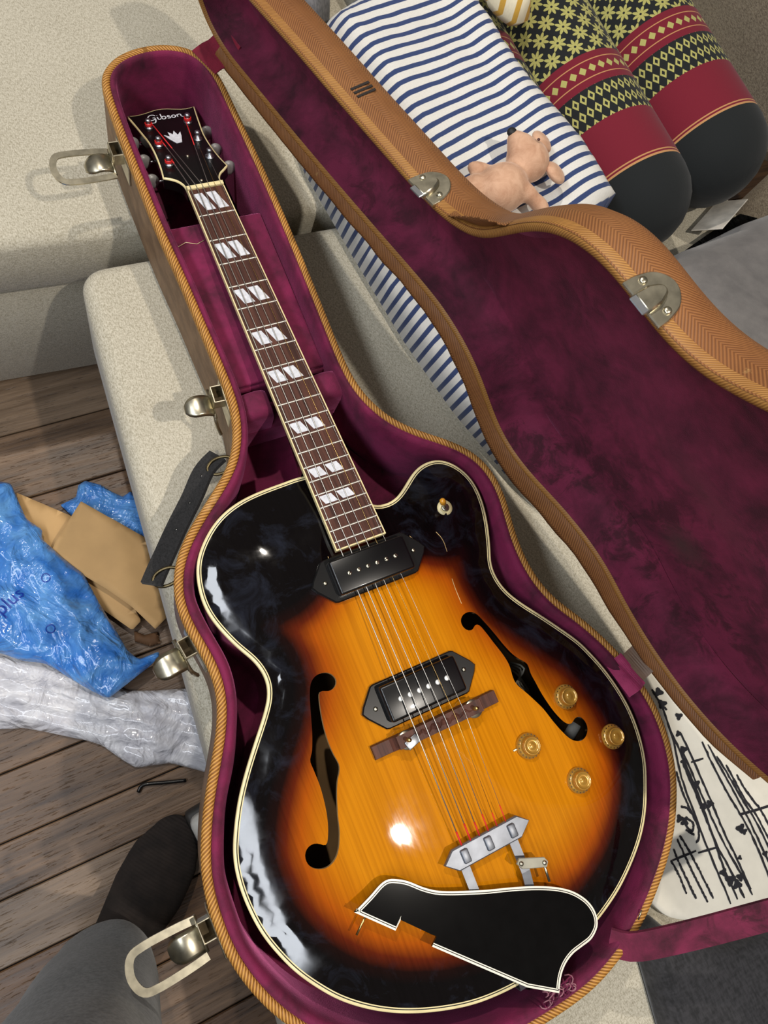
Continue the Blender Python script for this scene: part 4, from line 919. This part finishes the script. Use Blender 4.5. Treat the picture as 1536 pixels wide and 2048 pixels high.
ST = [[(0.319,-0.387),(0.313,-0.433),(0.303,-0.468),(0.298,-0.504),(0.293,-0.554),(0.291,-0.591),(0.289,-0.625)],[(0.315,-0.414),(0.314,-0.467),(0.312,-0.505),(0.307,-0.548),(0.301,-0.588),(0.3,-0.625)],[(0.317,-0.447),(0.317,-0.483),(0.316,-0.523),(0.316,-0.561),(0.318,-0.592),(0.321,-0.63)],[(0.326,-0.43),(0.326,-0.465),(0.325,-0.506),(0.323,-0.547),(0.323,-0.579),(0.322,-0.624)],[(0.311,-0.463),(0.310,-0.496),(0.308,-0.53),(0.306,-0.565),(0.308,-0.59),(0.309,-0.628)],
 [(0.348,-0.452),(0.348,-0.485),(0.35,-0.519),(0.355,-0.551),(0.356,-0.584),(0.352,-0.635)],[(0.354,-0.458),(0.356,-0.486),(0.359,-0.52),(0.362,-0.553),(0.362,-0.584),(0.362,-0.63)],[(0.358,-0.475),(0.361,-0.496),(0.365,-0.528),(0.369,-0.552),(0.371,-0.581),(0.37,-0.627)],[(0.365,-0.489),(0.367,-0.514),(0.370,-0.537),(0.375,-0.563),(0.377,-0.62)],[(0.373,-0.505),(0.375,-0.522),(0.38,-0.543),(0.384,-0.56),(0.386,-0.615)],
 [(0.298,-0.468),(0.294,-0.494),(0.293,-0.519),(0.294,-0.536)],[(0.26,-0.534),(0.26,-0.558),(0.261,-0.586),(0.262,-0.61)],[(0.25,-0.541),(0.249,-0.562),(0.25,-0.6)],[(0.265,-0.532),(0.268,-0.552),(0.27,-0.579),(0.271,-0.61)],[(0.24,-0.55),(0.242,-0.568),(0.241,-0.59)],[(.316,-.370),(.318,-.385),(.322,-.40)],
 [(0.322,-0.467),(0.34,-0.47)],[(0.278,-0.559),(0.305,-0.565)],[(0.353,-0.547),(0.376,-0.552),(0.397,-0.556)],[(0.242,-0.551),(0.277,-0.556)],[(.283,-.505),(.291,-.512),(.294,-.530),(.288,-.545),(.281,-.548)],[(.285,-.518),(.279,-.525),(.283,-.535),(.289,-.528),(.284,-.520)],[(.284,-.540),(.279,-.534),(.276,-.530)]]
stp = stroke('printed_staves', ST, .0029, 0, INK, tote, T(0, 0, 0), 40)
for v in stp.data.vertices:
    jit = .0011 * noise.noise(Vector((v.co.x * 900, v.co.y * 400, 0))); v.co.x += jit; v.co.z = float(tz(np.array([(v.co.x, v.co.y)]))[0]) + .0007
for (x, y, r) in [(0.323,-0.377,.006),(0.320,-0.391,.006),(0.334,-0.413,.005),(0.323,-0.431,.004),(0.32,-0.45,.005),(0.313,-0.462,.004),(0.316,-0.492,.005),(0.311,-0.518,.004),(0.321,-0.519,.005),(0.346,-0.561,.006),(0.349,-.566,.004),(0.327,-0.588,.003),(0.302,-0.603,.007),(.308,-.611,.006),(.298,-.592,.005),(.316,-.606,.005),(0.279,-0.522,.005),(.275,-.516,.005),(.362,-.60,.004)]:
    nv = []
    for a in np.linspace(0, 2 * np.pi, 14, endpoint=False):
        rr = r * (1 + .3 * math.sin(3 * a + x * 400)); q = (x + rr * math.cos(a), y + rr * .8 * math.sin(a)); nv.append(q + (float(tz(np.array([q]))[0]) + .0009,))
    mesh('printed_note', nv, [tuple(range(14))], INK, tote, None, False)
settle(tote)
BLK = [(0.160,-0.610),(0.166,-0.590),(0.187,-0.584),(0.200,-0.611),(0.258,-0.650),(0.336,-0.668),(0.45,-0.680),(0.46,-0.85),(0.316,-0.98),(0.128,-0.86),(0.143,-0.713)]
blk = sheet('black_cloth', BLK, lambda P, d: SEAT + .010 + .026 * np.clip(d / .012, 0, 1) ** .5 + .003 * fz(9, 5.)(P), np.float64(.0), m_weave('black_felt', sr(52, 51, 54), sr(30, 30, 32), 220, .3))
me = blk.data; nV = len(me.vertices) // 2
for i in range(nV, 2 * nV): me.vertices[i].co.z = SEAT + .0012
tag(blk, 'folded black felt cloth lying on the ottoman below the music-print bag', 'cloth')
# ================================================================== FLOOR LITTER
def m_film(name, a, b, rough=.18, alpha=1.0, tr=0.0):
    t = NT(name); o = t.obj(); n1 = t.noise(o, 16, 5, .6, 1.2); n2 = t.noise(o, 60, 4, .6, 1.5); n3 = t.noise(t.map(o, (50, 120, 50), (0, 0, .6)), 1, 3, .6, .8)
    h = t.M('ADD', t.M('MULTIPLY', n1, .6), t.M('ADD', t.M('MULTIPLY', n2, .3), t.M('MULTIPLY', n3, .25))); rg = t.M('ABSOLUTE', t.M('SUBTRACT', t.noise(o, 7, 3, .5, 1.6), .5)); rg2 = t.M('ABSOLUTE', t.M('SUBTRACT', t.noise(o, 17, 3, .5, 2.0), .5)); t.bump(t.M('ADD', t.M('MULTIPLY', rg, -2.2), t.M('ADD', t.M('MULTIPLY', rg2, -.8), t.M('MULTIPLY', h, .12))), 1.0, .011)
    return t.set(Base_Color=t.ramp(n1, [(.35, b), (.65, a)]), Roughness=rough, Transmission_Weight=tr, Coat_Weight=.5, Alpha=alpha)
BLUEF = m_film('blue_polythene', sr(104, 164, 228), sr(54, 122, 210))
WHITEF = m_film('white_polythene', sr(232, 232, 236), sr(196, 196, 204), .35)
def ridge(P, s, seed):
    return np.array([1 - abs(noise.fractal(Vector((x * s, y * s * .8, seed)), 1.0, 2.1, 4)) for x, y in P])
def bagz(base, h, s, seed, amp, ed=.05):
    def f(P, d):
        return base + h * np.sqrt(np.clip(d / ed, 0, 1)) + amp * (ridge(P, s, seed) - .75) * np.clip(d / .02, .15, 1)
    return f
def bag(name, poly, zf, mat, label, cat, grid=.006, n=220):
    o = sheet(name, poly, zf, .0, mat, None, grid, n, 1); me = o.data; nV = len(me.vertices) // 2
    for i in range(nV, 2 * nV): me.vertices[i].co.z = min(me.vertices[i].co.z, max(FLOOR + .002, me.vertices[i - nV].co.z - .004))
    return tag(o, label, cat)
BLUE = [(-0.404,0.28),(-0.339,0.26),(-0.327,0.253),(-0.327,0.234),(-0.323,0.191),(-0.306,0.168),(-0.312,0.156),(-0.294,0.119),(-0.272,0.082),(-0.265,0.035),(-0.254,-0.022),(-0.249,-0.052),(-0.238,-0.070),(-0.206,-0.069),(-0.208,-0.076),(-0.226,-0.085),(-0.263,-0.097),(-0.296,-0.108),(-0.315,-0.087),(-0.34,-0.054),(-0.36,-0.027),(-0.389,-0.011),(-0.411,0.009),(-0.48,0.048),(-0.52,.1),(-0.50,0.187),(-.45,.25)]
zblue = bagz(FLOOR + .034, .022, 16, 1.7, .020)
bbag = bag('blue_plastic_bag', BLUE, zblue, BLUEF, 'large crumpled blue plastic bag lying on the floor over the brown card', 'plastic bag')
BL2 = [(-0.272,0.207),(-0.246,0.212),(-0.237,0.230),(-0.225,0.234),(-0.205,0.220),(-0.191,0.202),(-0.179,0.190),(-0.165,0.195),(-0.150,0.163),(-0.150,0.120),(-0.208,0.105),(-0.245,0.150)]
tag(bag('blue_plastic_bag', BL2, bagz(FLOOR + .004, .010, 22, 4.1, .008, .03), BLUEF, '', ''), 'smaller blue plastic bag behind the brown card by the ottoman', 'plastic bag')
WB = [(-0.50,0.03),(-0.411,0.022),(-0.357,-0.010),(-0.271,-0.104),(-0.232,-0.120),(-0.17,-0.140),(-0.14,-0.180),(-0.14,-0.250),(-0.175,-0.285),(-0.215,-0.252),(-0.245,-0.229),(-0.292,-0.216),(-0.307,-0.196),(-0.326,-0.166),(-0.345,-0.15),(-0.36,-0.14),(-0.388,-0.12),(-0.416,-0.101),(-0.441,-0.092),(-0.52,-0.06)]
def zw(P, d):
    t_ = P[:, 0] * .82 + P[:, 1] * -.57; a = P[:, 0] * .57 + P[:, 1] * .82
    pleat = np.sin(a * 260 + 2.5 * np.array([noise.noise(Vector((x * 9, y * 9, 0))) for x, y in P])) * .0028
    return FLOOR + .006 + .020 * np.sqrt(np.clip(d / .04, 0, 1)) + (pleat + .010 * (ridge(P, 11, 8.3) - .75)) * np.clip(d / .015, .1, 1)
bag('white_plastic_bag', WB, zw, WHITEF, 'crumpled white plastic bag on the floor below the blue bag', 'plastic bag')
CARD = plain('brown_card', sr(206, 166, 112), .8, var=.05, vs=20)
CA = [(-0.241,0.194),(-0.21,0.156),(-0.167,0.109),(-0.179,-0.022),(-0.201,-0.034),(-0.222,0.009),(-0.247,0.047),(-0.308,0.127),(-0.293,0.147)]
card = sheet('brown_card', CA, lambda P, d: FLOOR + .032 - .40 * np.maximum(0, P[:, 0] + .215 - .07 * P[:, 1]) + .0006 * fz(12, 1.)(P), .0012, CARD, None, .012, 120, 0)
tag(card, 'creased sheet of brown card on the floor, its corner over the blue bag', 'card')
CB = [(-0.326,0.243),(-0.262,0.181),(-0.241,0.132),(-0.216,-0.013),(-0.233,-0.022),(-0.266,0.028),(-0.333,0.149)]
card2 = sheet('brown_card', CB, lambda P, d: FLOOR + .0165 + .0006 * fz(12, 2.)(P), .0012, CARD, None, .014, 120, 0)
tag(card2, 'lower brown card sheet poking out beside the large blue bag', 'card')
SCR = [(-0.231,-0.022),(-0.218,-0.034),(-0.199,-0.036),(-0.200,-0.055),(-0.216,-0.054),(-0.235,-0.038)]
tag(bag('torn_card_scrap', SCR, bagz(FLOOR + .004, .007, 60, 3., .008, .01), plain('dark_brown_paper', sr(96, 66, 40), .8), '', '', .004), 'crumpled scrap of brown paper under the end of the card', 'paper')
# print on the blue bag
def textmesh(body, size, pos, ang, zf, poly, mat, parent):
    cu = bpy.data.curves.new('t', 'FONT'); cu.body = body; cu.size = size; cu.extrude = 0; cu.resolution_u = 3
    o = bpy.data.objects.new('t', cu); COL.objects.link(o); dg = bpy.context.evaluated_depsgraph_get(); me = bpy.data.meshes.new_from_object(o.evaluated_get(dg)); bpy.data.objects.remove(o)
    bm = bmesh.new(); bm.from_mesh(me); bmesh.ops.triangulate(bm, faces=bm.faces[:]); bmesh.ops.subdivide_edges(bm, edges=[e for e in bm.edges if e.calc_length() > .004], cuts=2, use_grid_fill=True)
    c, s = math.cos(ang), math.sin(ang); P = np.array([(pos[0] + v.co.x * c - v.co.y * s, pos[1] + v.co.x * s + v.co.y * c) for v in bm.verts])
    pl = np.asarray(poly, float); pl = pl[::-1] if area(pl) < 0 else pl; pl = smoothc(resample(pl, 220), 1)
    z = zf(P, dist(P, pl)) + .0016
    for v, (x, y), zz_ in zip(bm.verts, P, z): v.co = Vector((x, y, zz_))
    bm.to_mesh(me); bm.free(); me.materials.clear(); me.materials.append(mat); me.name = 'printed_lettering'
    return link(bpy.data.objects.new('printed_lettering', me), parent)
BINK = plain('blue_print', sr(22, 62, 170), .5)
textmesh('nplus', .027, (-.405, .050), .46, zblue, BLUE, BINK, bbag)
ring = [[(math.cos(a) * .006, math.sin(a) * .006) for a in np.linspace(0, 6.28, 10)]]
for (x, y) in ((-.338, .016), (-.322, .090)):
    so = stroke('printed_symbol', ring, .0012, 0, BINK, bbag, T(x, y, 0), 24); pl = smoothc(resample(np.array(BLUE)[::-1] if area(np.array(BLUE)) < 0 else np.array(BLUE), 220), 1)
    P = np.array([(v.co.x, v.co.y) for v in so.data.vertices]); z = zblue(P, dist(P, pl)) + .0016
    for v, zz_ in zip(so.data.vertices, z): v.co.z = zz_
gp = bevbox('plastic_box', (.10, .085, .05), T(-.193, -.345, FLOOR + .076, .12), plain('pale_grey_plastic', sr(186, 186, 182), .45), None, .012, 4)
tag(gp, 'pale grey rounded plastic box under the ottoman edge next to the sock', 'box')
gp2 = bevbox('storage_crate', (.12, .10, .05), T(-.185, -.345, FLOOR + .026, .12), plain('dark_crate_plastic', sr(40, 38, 36), .6), None, .006, 2)
tag(gp2, 'dark low crate on the floor under the pale grey plastic box', 'crate')
lace = tube('black_cord', catmull([(-.232, -.262, FLOOR + .004), (-.262, -.252, FLOOR + .004), (-.290, -.243, FLOOR + .004), (-.300, -.250, FLOOR + .004)], 20, False), .0028, BLACKP, None, 8)  # black cord of unknown use
tag(lace, 'short black cable on the floor beside the white plastic bag', 'cable')
# ================================================================== PERSON (one lower leg in view)
per = thing('person', 'leg of a standing person in grey trousers and a black sock beside the ottoman', 'person', (-.40, -.43, FLOOR))
dv = np.array([.79, .613]); nvv = np.array([-dv[1], dv[0]]); ank = np.array([-.402, -.436])
def ringz(c, z, rx, ry, n=28):
    a = np.linspace(0, 2 * np.pi, n, endpoint=False); return np.array([(c[0] + dv[0] * rx * math.cos(t) + nvv[0] * ry * math.sin(t), c[1] + dv[1] * rx * math.cos(t) + nvv[1] * ry * math.sin(t), z) for t in a])
def foot_mesh(name, grow, mat, ztop, vox=.005):
    bm = bmesh.new()
    def ell(s, off, z, r):
        g = bmesh.ops.create_icosphere(bm, subdivisions=3, radius=1.0); p = ank + dv * s + nvv * off
        bmesh.ops.transform(bm, matrix=Matrix.Translation((p[0], p[1], z)) @ Matrix.Rotation(math.atan2(dv[1], dv[0]), 4, 'Z') @ Matrix.Diagonal((r[0] + grow, r[1] + grow, r[2] + grow, 1)), verts=g['verts'])
    for s in np.linspace(-.03, .165, 15):
        t = (s + .03) / .195; wd = np.interp(t, [0, .3, .65, .85, 1], [.036, .036, .048, .047, .034]); ht = np.interp(t, [0, .3, .65, .85, 1], [.045, .05, .032, .022, .016])
        ell(s, np.interp(t, [0, .6, 1], [0, .0, .004]), FLOOR + ht + .004, (.032, wd, ht))
    for z in np.linspace(FLOOR + .06, ztop, 14):
        t = (z - FLOOR - .06) / .5; rr = np.interp(t, [0, .12, .45, .8, 1], [.040, .038, .052, .056, .052]); ell(np.interp(t, [0, .2], [.0, -.006]), 0, z, (rr * 1.1, rr, .03))
    me = bpy.data.meshes.new(name); bm.to_mesh(me); bm.free(); me.materials.append(mat)
    o = link(bpy.data.objects.new(name, me), per); m = o.modifiers.new('r', 'REMESH'); m.mode = 'VOXEL'; m.voxel_size = vox; m.use_smooth_shade = True
    s = o.modifiers.new('s', 'SMOOTH'); s.iterations = 6; s.factor = .5
    return o
foot_mesh('leg', 0, plain('skin', sr(190, 140, 112), .6), .02)
t = NT('black_ribbed_sock'); o_ = t.obj(); n1 = t.n('ShaderNodeTexWave', wave_type='BANDS', bands_direction='X'); t.t.links.new(t.map(o_, (1, 1, .1), (0, 0, -.66)), n1.inputs['Vector']); n1.inputs['Scale'].default_value = 70; n1.inputs['Distortion'].default_value = 1.5
t.bump(n1.outputs['Fac'], .35, .002)
SOCK = t.set(Base_Color=t.ramp(t.noise(o_, 40, 4), [(.3, sr(24, 19, 17)), (.7, sr(44, 36, 32))]), Roughness=.95)
foot_mesh('sock', .0035, SOCK, -.28)
TROU = m_weave('grey_trouser_cloth', sr(104, 107, 108), sr(74, 77, 79), 240, .25)
rs = []
for k_, z in enumerate(np.linspace(-.385, .10, 36)):
    rx = np.interp(z, [-.385, -.3, -.1, .1], [.066, .070, .080, .086]); r_ = ringz(ank + dv * (-.004), z, rx * 1.06, rx * .98, 56)
    c = r_.mean(0)
    for i in range(56):
        a = i / 56 * 2 * math.pi; fold = .004 * math.sin(3 * a + z * 14) * math.exp(-((z + .33) / .12) ** 2) + .0035 * noise.noise(Vector((math.cos(a) * 2, math.sin(a) * 2, z * 9)))
        dirv = (r_[i] - c); dirv /= np.linalg.norm(dirv); r_[i] += dirv * fold
    if k_ == 0: r_[:, 2] += .012 * np.cos(np.linspace(0, 2 * np.pi, 56, endpoint=False))
    rs.append(r_)
inner = [rs[0] + (rs[0].mean(0) - rs[0]) * .05 + np.array([0, 0, .012]), rs[0] + (rs[0].mean(0) - rs[0]) * .03]
rings('trouser_leg', inner + rs, TROU, per, capb=True)
settle(per)
